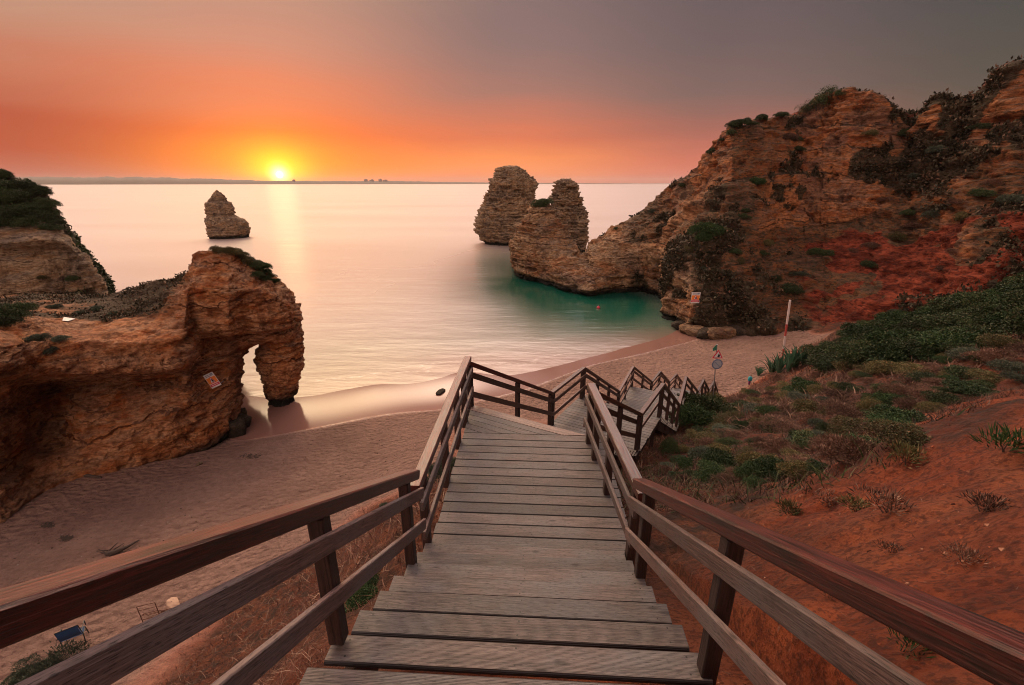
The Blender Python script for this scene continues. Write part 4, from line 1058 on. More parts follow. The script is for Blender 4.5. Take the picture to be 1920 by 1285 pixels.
def hit(px, py, tree=None):
    x, f, z = ray(px, py); d = Vector((x, f, z)).normalized()
    h = (tree or bv).ray_cast(Vector((0, 0, CZ)), d)
    return h[0], h[1]
def gpt(px, py):
    h, n = hit(px, py, bvg); return h

# ------------------------------------------------------------------ plants
def leaf_mat(name, c1, c2, c3=None, rough=.7):
    m = M(name); oi = m.n('ShaderNodeObjectInfo')
    t = m.attr('tone')
    c = m.mix(t, c1, c2)
    if c3: c = m.mix(m.maprange(m.attr('tone2'), .72, .9), c, c3)
    vs = m.n('ShaderNodeVectorMath', operation='SCALE'); m.l(c, vs.inputs[0]); m.l(m.maprange(oi.outputs['Random'], 0, 1, .6, 1.35), vs.inputs['Scale'])
    m.set(Base_Color=vs.outputs[0], Roughness=rough); m.b.inputs['Specular IOR Level'].default_value = .25
    return m.m
L_DARK = leaf_mat('dark_green_leaves', (0.012, 0.026, 0.010), (0.045, 0.075, 0.022), (0.08, 0.07, 0.03))
L_GREEN = leaf_mat('bright_green_leaves', (0.008, 0.026, 0.008), (0.028, 0.066, 0.017), (0.06, 0.08, 0.022))
L_OLIVE = leaf_mat('olive_leaves', (0.04, 0.045, 0.015), (0.12, 0.11, 0.04), (0.20, 0.11, 0.05))
L_DRY = leaf_mat('dry_brown_twigs', (0.042, 0.020, 0.013), (0.135, 0.062, 0.040), (0.28, 0.17, 0.12))
L_GREY = leaf_mat('grey_green_leaves', (0.035, 0.05, 0.035), (0.10, 0.13, 0.09), (0.14, 0.13, 0.08))
STEM = simple('brown_stem_bark', (0.07, 0.04, 0.028), .9)

def leaf_cloud(n, lobes, ll, lw, seed, up=.3, flat=.7, spiky=0.0):
    r = np.random.default_rng(seed)
    L = np.array(lobes, float)                     # x y z rx ry rz
    wts = L[:, 3] * L[:, 4]; k = r.choice(len(L), n, p=wts / wts.sum())
    d = r.normal(size=(n, 3)); d /= np.linalg.norm(d, axis=1, keepdims=True); d[:, 2] = np.where(d[:, 2] < -.25, -d[:, 2], d[:, 2])
    rad = 1 - np.abs(r.normal(0, .17, n)); rad = np.clip(rad + (r.random(n) < .06) * r.random(n) * .25, .2, 1.25)
    lump = 1 + .25 * vnoise(d * 2.6 + k[:, None] * 3.7, seed)
    P = L[k, :3] + d * L[k, 3:6] * (rad * lump)[:, None]
    ax = d * (.5 + spiky) + r.normal(size=(n, 3)) * (.75 - spiky * .4) + np.array([0, 0, up]); ax /= np.linalg.norm(ax, axis=1, keepdims=True)
    sd = np.cross(ax, r.normal(size=(n, 3))); sd /= np.linalg.norm(sd, axis=1, keepdims=True)
    l = ll * r.uniform(.5, 1.5, n)[:, None]; w = lw * r.uniform(.6, 1.4, n)[:, None]
    a = P - sd * w * .3; b = P + ax * l * .5 + sd * w; c = P + ax * l; e = P + ax * l * .5 - sd * w
    V = np.stack([a, b, c, e], 1).reshape(-1, 3); V[:, 2] = np.maximum(V[:, 2], -.15)
    F = np.arange(n * 4).reshape(n, 4)
    tone = np.clip(.5 + .5 * vnoise(P * 3.1 / max(.3, L[:, 3].mean()), seed + 5) + r.normal(0, .18, n), 0, 1); t2 = r.random(n)
    return V, F, dict(tone=np.repeat(tone, 4), tone2=np.repeat(t2, 4))
def shrub_proto(kind, n, ll, lw, mat, seed, up=.3, spiky=0., nl=7, flat=.55, stems=5, size=1.0):
    r = np.random.default_rng(seed); lobes = []
    for i in range(nl):
        a = r.uniform(0, 6.28); q = r.uniform(0, .62) if i else 0; s = r.uniform(.26, .48)
        lobes.append((math.cos(a) * q, math.sin(a) * q, flat * r.uniform(.35, .8) * (1 - .5 * q), s, s, s * r.uniform(.7, 1.0) * (flat / .55)))
    V, F, at = leaf_cloud(n, lobes, ll, lw, seed, up, spiky=spiky)
    fo = mesh_obj('foliage', V, F, mat, attrs=at)
    m = MB()
    for i in range(stems):
        lb = lobes[i % nl]; p = np.array(lb[:3]); q = p * .45 + r.normal(0, .06, 3); q[2] = abs(q[2])
        m.tube([(p[0]*.08, p[1]*.08, -.12), tuple(q), tuple(p + np.array([0, 0, lb[5] * .8]))], [.028, .018, .006], 5)
    st = m.build('stem', STEM)
    C.objects.unlink(fo); C.objects.unlink(st)
    return (fo, st)
PR = dict(
  dark=[shrub_proto('d', 9500, .055, .015, L_DARK, s, nl=9) for s in (1, 2, 3)],
  green=[shrub_proto('g', 9500, .060, .015, L_GREEN, s, nl=9) for s in (4, 5)],
  olive=[shrub_proto('o', 8000, .060, .013, L_OLIVE, s, nl=8) for s in (6, 7)],
  dry=[shrub_proto('b', 6000, .10, .006, L_DRY, s, spiky=.5, nl=8, flat=.42) for s in (8, 9)],
  grey=[shrub_proto('y', 8000, .065, .011, L_GREY, s, spiky=.3, nl=8) for s in (10, 11)],
  spiky=[shrub_proto('k', 2600, .30, .010, L_GREEN, s, up=.9, spiky=.9, nl=5) for s in (12, 13)],
  wisp=[shrub_proto('w', 420, .13, .030, L_DARK, s, up=.5, spiky=.5, nl=9, flat=1.0, stems=9) for s in (14, 15)],
  weed=[shrub_proto('v', 420, .22, .016, L_DRY, s, up=.6, spiky=.7, nl=6, flat=.5, stems=6) for s in (21, 22)],
  gweed=[shrub_proto('u', 420, .26, .022, L_OLIVE, s, up=.8, spiky=.8, nl=5, flat=.6, stems=5) for s in (23, 24)],
  sprig=[shrub_proto('t', 260, .40, .022, L_GREEN, s, up=1.0, spiky=.9, nl=4, flat=.7, stems=4) for s in (25, 26)],
  near=[shrub_proto('n', 16000, .055, .009, L_GREY, s, spiky=.6, up=.5, nl=9) for s in (16,)],
)
def shrub(kind, loc, size, label, group=None, sz=None, name='shrub', cat='shrub', rot=None):
    fo, st = PR[kind][random.randrange(len(PR[kind]))]
    r = empty(name, loc, random.uniform(0, 6.28) if rot is None else rot); r.scale = (size, size * random.uniform(.8, 1.2), sz if sz else size * random.uniform(.75, 1.15))
    for q in (fo, st):
        c = q.copy(); C.objects.link(c); c.parent = r
    if kind == 'dry' and name == 'shrub': r.name = 'dry_shrub'; cat = 'dry shrub'
    tag(r, label, cat, group); return r

def inpoly(x, y, poly):
    c = False; n = len(poly)
    for i in range(n):
        x1, y1 = poly[i]; x2, y2 = poly[(i + 1) % n]
        if (y1 > y) != (y2 > y) and x < (x2 - x1) * (y - y1) / (y2 - y1) + x1: c = not c
    return c
def offpath(x, y, r):
    for dx, dy in ((0, 0), (r, 0), (-r, 0), (0, r), (0, -r)):
        if deckz(x + dx, y + dy) is not None: return False
    return True
GZONE = [(1530,672),(1600,628),(1700,600),(1800,575),(1960,535),(1960,640),(1800,660),(1640,690),(1540,700)]
SZONE = [(1300,800),(1345,762),(1405,735),(1450,712),(1530,690),(1640,690),(1800,660),(1960,640),(1960,705),(1880,735),(1760,765),(1700,800),(1690,850),(1560,880),(1480,905),(1400,915),(1330,900),(1245,920),(1235,850)]
def scatter(zone, n, kinds, smin, smax, label, group, mind=.35, flat=1.0):
    x0, x1 = min(p[0] for p in zone), max(p[0] for p in zone); y0, y1 = min(p[1] for p in zone), max(p[1] for p in zone)
    pts = []; tries = 0
    while len(pts) < n and tries < n * 60:
        tries += 1
        px, py = random.uniform(x0, x1), random.uniform(y0, y1)
        if not inpoly(px, py, zone): continue
        h = gpt(px, py)
        if not h: continue
        s = random.uniform(smin, smax) * min(1.0, max(.5, h.length / 26))
        if any((h.x - q[0]) ** 2 + (h.y - q[1]) ** 2 < (mind * (s + q[2])) ** 2 for q in pts): continue
        if not offpath(h.x, h.y, s * .7): continue
        pts.append((h.x, h.y, s))
        k = random.choices([a for a, b in kinds], [b for a, b in kinds])[0]
        shrub(k, (h.x, h.y, h.z - .05 * s), s, label[k], group + ' ' + k if False else group, sz=s * random.uniform(.6, 1.0) * flat)
lb = dict(green='bright green shrub in the dense thicket along the crest of the right hillside', dark='dark green shrub in the dense thicket along the crest of the right hillside')
scatter(GZONE, 85, [('green', 3), ('dark', 5)], 1.1, 2.0, lb, 'shrubs of the thicket along the crest', mind=.28)
lb = dict(green='green leafy shrub among the mixed scrub on the right slope', dark='dark green rounded shrub among the mixed scrub on the right slope', olive='olive brown shrub among the mixed scrub on the right slope',
          dry='dry brown twiggy shrub among the mixed scrub on the right slope', grey='grey green shrub among the mixed scrub on the right slope')
scatter(SZONE, 190, [('green', 2), ('dark', 3), ('olive', 5), ('dry', 6), ('grey', 3)], .45, 1.15, lb, 'shrubs of the mixed scrub', mind=.34, flat=.85)
# named shrubs
def gs(kind, px, py, s, label, sz=None, dz=-.05, group=None, name='shrub', cat='shrub'):
    h = gpt(px, py); return shrub(kind, (h.x, h.y, h.z + dz), s, label, group, sz, name, cat)
gs('dark', 1318, 778, 1.5, 'dark green bush right beside the lowest railings', 1.4)
gs('green', 1298, 792, 1.1, 'green bush beside the right railing of the third deck', 1.0)
gs('olive', 1340, 765, 1.2, 'olive bush in front of the sign pole foot')
gs('green', 1345, 880, .6, 'bright green low bush in the scrub right of the second deck', .55)
gs('dark', 1252, 846, .5, 'dark bush in the gap under the second deck', .5)
gs('grey', 822, 905, 1.25, 'grey green bush behind the left railing of the long walkway', 1.5)
gs('grey', 845, 885, 1.0, 'second grey green bush hugging the left railing, nearer the turn', 1.2)
gs('near', 722, 962, .62, 'small dark bush beyond the end of the near left handrail', .75)
gs('green', 676, 1130, .40, 'small patch of fresh green grass left of the near steps', .3, name='grass_tuft', cat='grass')
gs('green', 700, 1100, .30, 'tiny fresh green tuft beside the left end of the steps', .22, name='grass_tuft', cat='grass')
h = PZ(60, 1262, 3.6)
shrub('near', (h[0], h[1], gz(h[0], h[1]) - .1), 1.35, 'feathery green bush in the lower left corner below the railing', sz=1.5)
shrub('near', (h[0] - 1.1, h[1] + .5, gz(h[0] - 1.1, h[1] + .5) - .1), .9, 'smaller feathery bush at the left edge of the picture', sz=.9)
wl_ = [('dry', 1555, 948, .22, 'small dark dry weed on the bare red earth, left of a pair'), ('olive', 1606, 958, .20, 'small olive weed on the bare red earth, between two dry ones'), ('dry', 1668, 960, .27, 'wide twiggy dry weed on the bare red earth'),
       ('dark', 1482, 962, .24, 'little dark green weed at the foot of the scrub'), ('spiky', 1516, 1090, .20, 'spiky yellow green weed behind the right handrail'), ('spiky', 1886, 846, .26, 'tall green weed on top of the red bank at the right edge'),
       ('spiky', 1690, 1222, .16, 'thin green sprig under the right handrail'), ('dry', 1672, 1035, .12, 'tiny dead weed in the middle of the red earth'), ('dry', 1816, 1052, .14, 'tiny dead weed on the red earth near the right edge'),
       ('dry', 1560, 1118, .14, 'small dead twigs behind the right handrail'), ('olive', 1700, 868, .26, 'low olive clump at the tip of the scrub'), ('dry', 1846, 960, .22, 'dry weed below the red bank')]
for k, px, py, s, l in wl_: gs(dict(dry='weed', olive='gweed', dark='gweed', spiky='sprig')[k], px, py, s, l, dz=-.02, name='weed', cat='weed')

# shrubs on the rocks
def rs(kind, px, py, s, label, group=None, dz=0.0, sz=None, sink=.15):
    h, n = hit(px, py)
    if h is None: return
    shrub(kind, (h.x, h.y, h.z - sink * s + dz), s, label, group, sz)
for i, (px, py, s) in enumerate([(408,474,.7),(425,474,.8),(440,476,.9),(452,484,.9),(464,492,1.0),(476,500,1.0),(488,506,1.0),(498,514,.9),(507,520,.8),(515,530,.6),(480,518,.7),(494,526,.7)]):
    rs('olive' if i < 5 else 'green' if i % 3 == 0 else 'dark', px, py, s, 'low shrub capping the top of the arch rock', 'shrubs on top of the arch rock')
rs('dry', 497, 506, .8, 'reddish dry shrub standing out on the cap of the arch rock')
for px, py, s in [(8,328,1.6),(-10,330,1.6),(26,332,1.2),(4,350,1.8),(30,350,1.8),(52,350,1.5),(14,375,2.0),(42,372,2.0),(68,362,1.7),(20,400,2.2),(50,396,2.2),(78,384,1.8),(90,402,1.6),(96,418,1.4),(70,408,2.0),(40,418,2.0),(8,420,1.8),(108,428,1.0),(85,428,1.5)]:
    rs('dark', px, py, s, 'dark bush in the thick cover on top of the far left cliff', 'bushes on the far left cliff', sink=.3)
rs('dark', 134, 525, .9, 'single dark bush halfway down the far left cliff')
rs('olive', 80, 522, .7, 'faint olive bush on the pale face of the far left cliff')
for px, py, s in [(6,585,1.2),(24,598,1.1),(-12,600,1.2),(40,585,.9),(10,612,.9)]: rs('dark', px, py, s, 'dark bush at the left end of the arch rock terrace', 'bushes on the arch rock terrace')
for px, py, s in [(105,578,.6),(150,590,.5),(180,582,.6),(215,592,.5),(70,640,.7),(95,660,.6),(110,640,.7)]: rs('grey', px, py, s, 'sparse grey green bush on the sloping terrace of the arch rock', 'sparse bushes of the terrace')
rs('dark', 1018, 380, 2.2, 'dark round bush crowning the pinnacle of the headland', sink=.25)
rs('dark', 1010, 388, 1.6, 'smaller dark bush just below the crown of the pinnacle')
for px, py, s in [(1374,243,1.5),(1384,237,1.6),(1398,236,1.5),(1410,238,1.2),(1426,230,1.5),(1462,222,1.4),(1372,256,1.3),(1352,268,1.0),(1334,292,1.4)]:
    rs('dark', px, py, s, 'dark bush on the skyline of the cliff shoulder', 'bushes on the cliff shoulder', sink=-.05)
for px, py, s in [(1504,220,1.2),(1518,212,1.5),(1531,207,1.9),(1543,201,1.9),(1555,192,1.5),(1511,216,1.2),(1537,205,1.3)]:
    rs('wisp', px, py, s, 'thin leafless looking bush leaning on the cliff skyline', 'wispy bushes on the cliff skyline', sink=-.0)
rs('dark', 1572, 182, 1.3, 'small bush beside the rounded top of the cliff')
rs('green', 1326, 440, 2.3, 'vivid green bush hanging on the headland face', sz=2.6); rs('green', 1316, 452, 1.8, 'lower vivid green bush on the headland face')
rs('green', 1416, 346, 1.7, 'green bush in the hollow below the cliff shoulder')
for px, py, s in [(1354,428,1.6),(1372,420,1.5),(1392,408,1.5),(1404,396,1.3),(1470,258,2.0),(1496,255,1.8),(1496,285,1.6),(1460,520,1.8),(1478,545,2.2),(1500,515,1.6),(1380,470,1.4),(1386,490,1.3),(1322,508,1.2),(1300,470,1.4),(1440,450,1.5),(1430,470,1.4),
                  (1530,480,1.8),(1560,470,1.8),(1600,470,1.8),(1640,455,1.8),(1680,440,1.8),(1720,420,1.8),(1750,400,1.8),(1790,380,1.8),(1830,360,1.8),(1870,345,1.8),(1900,370,1.8),(1860,390,1.8),(1810,410,1.6),(1700,400,1.6),(1660,370,1.6),(1620,500,1.4),
                  (1260,372,1.2),(1225,398,1.2),(1285,345,1.2),(1180,418,.9),(1150,430,.9),(1640,250,1.6),(1700,250,1.6),(1760,280,1.6),(1840,240,1.6),(1720,330,1.4),(1690,590,1.4),(1730,600,1.2),(1850,555,1.4),(1900,520,1.2),(1790,470,1.3),(1770,500,1.2)]:
    rs(random.choice(['dark', 'dark', 'grey', 'dry', 'olive']), px + random.uniform(-6, 6), py + random.uniform(-5, 5), s * .9, 'dull dark scrub bush clinging to the face of the big cliff', 'scrub bushes on the cliff face', sink=.35)

# scrub growing on the rock itself, too fine to count
def rock_scrub(obj, name, label, n, size, mat, seed, thr=.55, upw=.0, rmax=None):
    me = obj.data; k = len(me.vertices); a = np.empty(k * 3, np.float32); me.vertices.foreach_get('co', a); V = a.reshape(-1, 3)
    s = np.empty(k, np.float32); me.attributes['scrub'].data.foreach_get('value', s)
    r = np.random.default_rng(seed); fr = np.hypot(V[:, 0], V[:, 1])
    w = (s > thr) * (.15 + (vnoise(V * .8, seed) > -.1)) * (V[:, 2] > 2)
    if rmax is not None: w = w * rmax(V)
    idx = r.choice(k, n, p=w / w.sum()); P = V[idx] + r.normal(0, size * .5, (n, 3))
    m_ = r.integers(3, 6); c = P; out = r.normal(size=(n, 3)) + np.array([0, 0, .7]); out[:, :2] -= .5 * P[:, :2] / fr[idx][:, None]
    out /= np.linalg.norm(out, axis=1, keepdims=True); sd = np.cross(out, r.normal(size=(n, 3))); sd /= np.linalg.norm(sd, axis=1, keepdims=True)
    l = size * r.uniform(.5, 1.7, n)[:, None]; q = np.stack([c, c + out * l * .5 + sd * l * .28, c + out * l, c + out * l * .5 - sd * l * .28], 1).reshape(-1, 3)
    tn = np.clip(.5 + .5 * vnoise(P * .5, seed + 2) + r.normal(0, .2, n), 0, 1)
    o = mesh_obj(name, q, np.arange(n * 4).reshape(n, 4), mat, attrs=dict(tone=np.repeat(tn, 4), tone2=np.repeat(r.random(n), 4))); tag(o, label, 'scrub', kind='stuff')
L_SCR = leaf_mat('dull_cliff_scrub', (0.018, 0.018, 0.009), (0.070, 0.055, 0.030), (0.16, 0.085, 0.05))
byn = {o.name: o for o in ROCKS}
front = lambda V: np.hypot(V[:, 0], V[:, 1]) < 96
rock_scrub(byn['cliff'], 'cliff_scrub', 'dull dark scrub spread over the ledges and gullies of the big cliff', 52000, .34, L_SCR, 61, .55, rmax=front)
rock_scrub(byn['headland_cliff'], 'cliff_scrub', 'dense dark scrub covering the top of the far left cliff', 26000, .26, L_DARK, 62, .55)
rock_scrub(byn['arch_rock'], 'terrace_scrub', 'brown withered scrub on the sloping terrace of the arch rock', 22000, .14, L_SCR, 63, .5)

# agaves
L_AG = leaf_mat('agave_leaf', (0.04, 0.11, 0.065), (0.11, 0.22, 0.13), rough=.45)
def agave_mesh(seed, n=22, hgt=1.3):
    r = np.random.default_rng(seed); m = MB()
    for i in range(n):
        a = i * 2.4 + r.uniform(-.2, .2); tl = r.uniform(.12, .75) if i > 5 else r.uniform(.02, .2); L = hgt * r.uniform(.75, 1.1); V = []; seg = 6
        for k in range(seg + 1):
            t = k / seg; ang = tl * (.7 + .5 * t * t); rr = .05 + L * t * math.sin(ang); z = L * t * math.cos(ang)
            w = .075 * hgt * (1 - t) ** .6 * (.65 + .9 * t * (1 - t) * 2) + .002; ca, sa = math.cos(a), math.sin(a)
            V += [(rr*ca - w*sa, rr*sa + w*ca, z + w*.35), (rr*ca + .02*ca, rr*sa + .02*sa, z - .02), (rr*ca + w*sa, rr*sa - w*ca, z + w*.35)]
        F = []
        for k in range(seg):
            for j in (0, 1): F.append([k*3+j, k*3+j+1, (k+1)*3+j+1, (k+1)*3+j])
        m.add(V, F)
    return m
for i, (px, py, hg, lab) in enumerate([(1446,702,1.25,'leftmost agave at the edge of the beach'), (1460,700,1.35,'agave next to the leftmost one'), (1478,696,1.5,'tall agave in the middle of the clump'), (1490,690,1.4,'agave behind the tall middle one'), (1506,684,1.2,'rightmost agave half hidden by the thicket'), (1422,704,.7,'small lone agave left of the clump')]):
    h = gpt(px, py); o = agave_mesh(50 + i, hgt=hg * 1.3).build('agave', L_AG, smooth=False); o.location = (h.x, h.y, h.z - .05); o.rotation_euler = (0, 0, i * 1.3)
    at = o.data.attributes.new('tone', 'FLOAT', 'POINT'); at.data.foreach_set('value', np.random.default_rng(i).random(len(o.data.vertices)).astype(np.float32))
    tag(o, lab, 'agave', 'agaves at the edge of the beach')

# dry undergrowth, grass: stuff
def blades(name, label, cat, pts, hgt, wid, mat, seed, lean=.5, curl=True):
    r = np.random.default_rng(seed); P = np.asarray(pts, float); n = len(P)
    a = r.uniform(0, 6.28, n); ln = r.normal(0, lean, (n, 2)); L = hgt * r.uniform(.4, 1.4, n)
    ax = np.column_stack([ln, np.ones(n)]); ax /= np.linalg.norm(ax, axis=1, keepdims=True); sd = np.column_stack([np.cos(a), np.sin(a), np.zeros(n)]) * (wid * r.uniform(.6, 1.4, n))[:, None]
    tip = P + ax * L[:, None] + np.column_stack([ln * L[:, None] * .35, np.zeros(n)]); md = P + ax * L[:, None] * .55
    V = np.stack([P - sd, P + sd, md + sd * .7, tip, md - sd * .7], 1).reshape(-1, 3); q = np.arange(n) * 5
    F4 = np.column_stack([q, q + 1, q + 2, q + 4]); F3 = np.column_stack([q + 4, q + 2, q + 3])
    tn = np.clip(.5 + .6 * vnoise(P * .9, seed) + r.normal(0, .2, n), 0, 1)
    o = mesh_obj(name, V, [F3, F4], mat, attrs=dict(tone=np.repeat(tn, 5), tone2=np.repeat(r.random(n), 5)))
    tag(o, label, cat, kind='stuff'); return o
def sample(zone_px=None, box=None, n=10000, seed=0, dens=None):
    r = np.random.default_rng(seed)
    xy = np.column_stack([r.uniform(box[0], box[1], n * 3), r.uniform(box[2], box[3], n * 3)])
    z, mm = ground_base(xy)
    keep = r.random(len(xy)) < dens(xy, z, mm)
    xy, z = xy[keep][:n], z[keep][:n]
    return np.column_stack([xy, z - .01])
def pxy(xy, z):
    dep = xy[:, 1] * cp - (z - CZ) * sp_; up = (z - CZ) * cp + xy[:, 1] * sp_
    return 960 + FP * xy[:, 0] / np.maximum(dep, .1), 642.5 - FP * up / np.maximum(dep, .1)
def clear_of_deck(xy, z):
    t = xy @ d0; l = xy @ n0
    return ~((t < 8.3) & (np.abs(l) < 1.25))
from functools import partial
def d_left(xy, z, mm):
    f = fbm(np.column_stack([xy * .7, z * 0]), 3, 200)
    return mm * (xy[:, 0] < -1.0) * (.35 + .9 * (f > -.05)) * clear_of_deck(xy, z)
L_STRAW = leaf_mat('reddish_dry_grass', (0.10, 0.040, 0.028), (0.30, 0.13, 0.085), (0.50, 0.32, 0.22))
L_MOSS = leaf_mat('low_green_growth', (0.02, 0.045, 0.012), (0.09, 0.11, 0.03), (0.15, 0.12, 0.05))
blades('dry_grass', 'reddish dry grass covering the slope left of the steps', 'grass', sample(box=(-10, -1, .6, 9), n=42000, seed=1, dens=d_left), .11, .0035, L_STRAW, 1, .8)
blades('dry_grass', 'dry grass and twigs on the lower slope under the walkway', 'grass', sample(box=(-11, 8, 5, 27), n=30000, seed=2, dens=lambda xy, z, mm: mm * (xy[:, 0] < .55 * xy[:, 1] - 2)), .22, .008, L_STRAW, 2, .7)
def d_right(xy, z, mm):
    px, py = pxy(xy, z); f = fbm(np.column_stack([xy * .5, z * 0]), 3, 201)
    lim = np.interp(px, [1200, 1240, 1330, 1480, 1560, 1690, 1720, 1900], [1010, 960, 950, 935, 905, 870, 800, 745])
    return mm * (py < lim + 26 * f) * (f > -.35) * (xy[:, 0] > .5 * xy[:, 1] - 3) * (px > 1150) * clear_of_deck(xy, z)
blades('dry_undergrowth', 'brown dry undergrowth between the shrubs of the right slope', 'undergrowth', sample(box=(1.3, 16, 3.5, 20), n=60000, seed=3, dens=d_right), .15, .006, L_DRY, 3, 1.0)
blades('dry_undergrowth', 'brown dry undergrowth on the farther part of the right slope', 'undergrowth', sample(box=(8, 45, 14, 42), n=40000, seed=4, dens=d_right), .34, .016, L_DRY, 4, 1.0)
blades('green_undergrowth', 'low green growth between the shrubs of the right slope', 'undergrowth', sample(box=(1.5, 40, 4, 40), n=36000, seed=5, dens=lambda xy, z, mm: d_right(xy, z, mm) * (fbm(np.column_stack([xy * .35, z * 0]), 3, 202) > .1)), .20, .010, L_MOSS, 5, 1.0)
blades('sparse_litter', 'sparse dead stalks scattered over the red earth', 'litter', sample(box=(1.2, 12, .8, 9), n=5000, seed=6, dens=lambda xy, z, mm: mm * clear_of_deck(xy, z) * (fbm(np.column_stack([xy * .9, z * 0]), 3, 203) > .12) * .8), .05, .002, L_DRY, 6, 1.6)

def pebble_bed(name, label, n, box, dens, size, mat, seed):
    r = np.random.default_rng(seed); P = sample(box=box, n=n, seed=seed, dens=dens); n = len(P)
    oc = np.array([(1,0,0),(0,1,0),(-1,0,0),(0,-1,0),(0,0,.8),(0,0,-.8)]); sz = size * r.uniform(.35, 1.0, (n, 1, 1)) ** 2 * r.uniform(.6, 1.3, (n, 1, 3)) + .004
    th = r.uniform(0, 6.28, n); V = oc[None] * sz; c, s_ = np.cos(th)[:, None], np.sin(th)[:, None]
    V = np.stack([V[..., 0]*c - V[..., 1]*s_, V[..., 0]*s_ + V[..., 1]*c, V[..., 2]], 2) + P[:, None]
    f = np.array([(0,1,4),(1,2,4),(2,3,4),(3,0,4),(1,0,5),(2,1,5),(3,2,5),(0,3,5)]); F = (np.arange(n)[:, None, None] * 6 + f[None]).reshape(-1, 3)
    o = mesh_obj(name, V.reshape(-1, 3), F, mat, attrs=dict(tone=np.repeat(r.random(n), 6), tone2=np.repeat(r.random(n), 6))); tag(o, label, 'pebbles', kind='stuff')
PEB = leaf_mat('red_clods', (0.08, 0.018, 0.008), (0.42, 0.11, 0.045), (0.44, 0.20, 0.12), .9)
pebble_bed('pebbles', 'small red clods and pale pebbles on the bare earth', 9000, (1.2, 13, .3, 11), lambda xy, z, mm: mm * clear_of_deck(xy, z) * (.25 + (fbm(np.column_stack([xy * .8, z * 0]), 3, 210) > .05)), .02, PEB, 31)
SPB = leaf_mat('sand_debris', (0.06, 0.035, 0.025), (0.22, 0.13, 0.09), (0.5, 0.4, 0.33), .9)
pebble_bed('beach_debris', 'scattered shells and bits of weed on the dry sand', 2600, (-26, 30, 10, 50), lambda xy, z, mm: (mm < .05) * (z > .75) * (fbm(np.column_stack([xy * .25, z * 0]), 3, 211) > .0), .07, SPB, 32)

# ------------------------------------------------------------------ loose stones and wood
def boulder(name, label, loc, size, mat, seed, cat='rock', group=None, n=36):
    th = np.linspace(0, 2*math.pi, n, endpoint=False); ph = np.linspace(.02, math.pi - .02, n // 2)
    T, Ph = np.meshgrid(th, ph, indexing='ij'); D = np.stack([np.cos(T)*np.sin(Ph), np.sin(T)*np.sin(Ph), np.cos(Ph)], 2).reshape(-1, 3)
    q = np.sign(D) * np.abs(D) ** .75
    V = q * (1 + .30 * fbm(D * 1.6, 4, seed)[:, None] + .06 * fbm(D * 7, 3, seed + 1)[:, None]) * np.array(size)
    k = n // 2; ii = np.arange(n * k).reshape(n, k); jj = np.roll(ii, -1, 0)
    F = np.stack([ii[:, :-1].ravel(), ii[:, 1:].ravel(), jj[:, 1:].ravel(), jj[:, :-1].ravel()], 1)
    o = mesh_obj(name, V, F, mat, smooth=True, attrs=dict(scrub=np.zeros(len(V)), red=np.zeros(len(V)), tide=np.full(len(V), .5)))
    o.location = loc; o.rotation_euler = (0, 0, random.uniform(0, 6)); tag(o, label, cat, group); return o
DARKROCK = rock_mat('wet_dark_rock', [(0.03, 0.02, 0.015), (0.07, 0.05, 0.035), (0.16, 0.11, 0.07)], (0.10, 0.08, 0.065), 1.6)
for i, (px, py, s) in enumerate([(1276,607,1.6),(1290,616,1.8),(1306,621,2.0),(1324,627,2.0),(1342,629,2.2),(1362,628,2.0),(1384,626,2.0),(1404,622,1.8),(1424,618,1.6),(1316,612,1.4)]):
    h = PY(px, py, PZ(px, py, .7)[1]); boulder('boulder', 'flat weathered boulder fallen along the foot of the big cliff', (h[0], h[1], .5 + .09 * i), (s * .62, s * .45, s * .34), RK_CLIFF if i % 3 else DARKROCK, 500 + i, 'rock', 'boulders at the foot of the cliff')
for px, py, s, l in [(432,808,1.0,'dark pitted boulder at the seaward foot of the arch rock'),(447,792,.8,'smaller dark boulder beside the arch opening'),(440,782,.8,'grey boulder under the overhang by the arch opening')]:
    h = PZ(px, py, .7); boulder('boulder', l, (h[0], h[1] + .4, .55), (s * .8, s * .7, s * .8), DARKROCK, int(px), 'rock')
h = PZ(826, 734, .16); boulder('stone', 'flat mossy stone lying alone on the shining wet sand', (h[0], h[1], .10), (.62, .3, .12), DARKROCK, 9, 'rock')
h = PZ(360, 868, .9); boulder('stone', 'little pale stone on the sand below the arch rock', (h[0] + .6, h[1] - .2, gz(h[0], h[1])), (.22, .16, .12), RK_CREAM, 12, 'rock')
# dark seaweed line under the arch rock
WD = simple('dark_driftwood', (0.06, 0.040, 0.032), .9); WP = simple('pale_driftwood', (0.42, 0.27, 0.19), .9)
def stick(label, pts, r, mat=WD, name='driftwood', z=None):
    m = MB(); P = []
    for px, py, dz in pts:
        h = gpt(px, py); P.append((h.x, h.y, h.z + dz))
    m.tube(P, r, 7); o = m.build(name, mat, smooth=True); tag(o, label, 'driftwood'); return o
stick('long dark plank of driftwood at the foot of the arch rock', [(146,893,.06), (166,894,.08), (190,897,.05)], [.06, .09, .05])
bb = stick('dark tangled branch lying on the sand above the near left handrail', [(200,1040,.05), (216,1040,.12), (240,1030,.14), (262,1016,.10)], [.10, .12, .06, .03])
m = MB()
for i in range(14):
    h = gpt(random.uniform(196, 245), random.uniform(1030, 1046)); a = random.uniform(0, 6.28); m.tube([(h.x, h.y, h.z + .02), (h.x + .4*math.cos(a), h.y + .4*math.sin(a), h.z + random.uniform(.05, .25))], [.03, .012], 5)
m.build('twig', WD, bb)
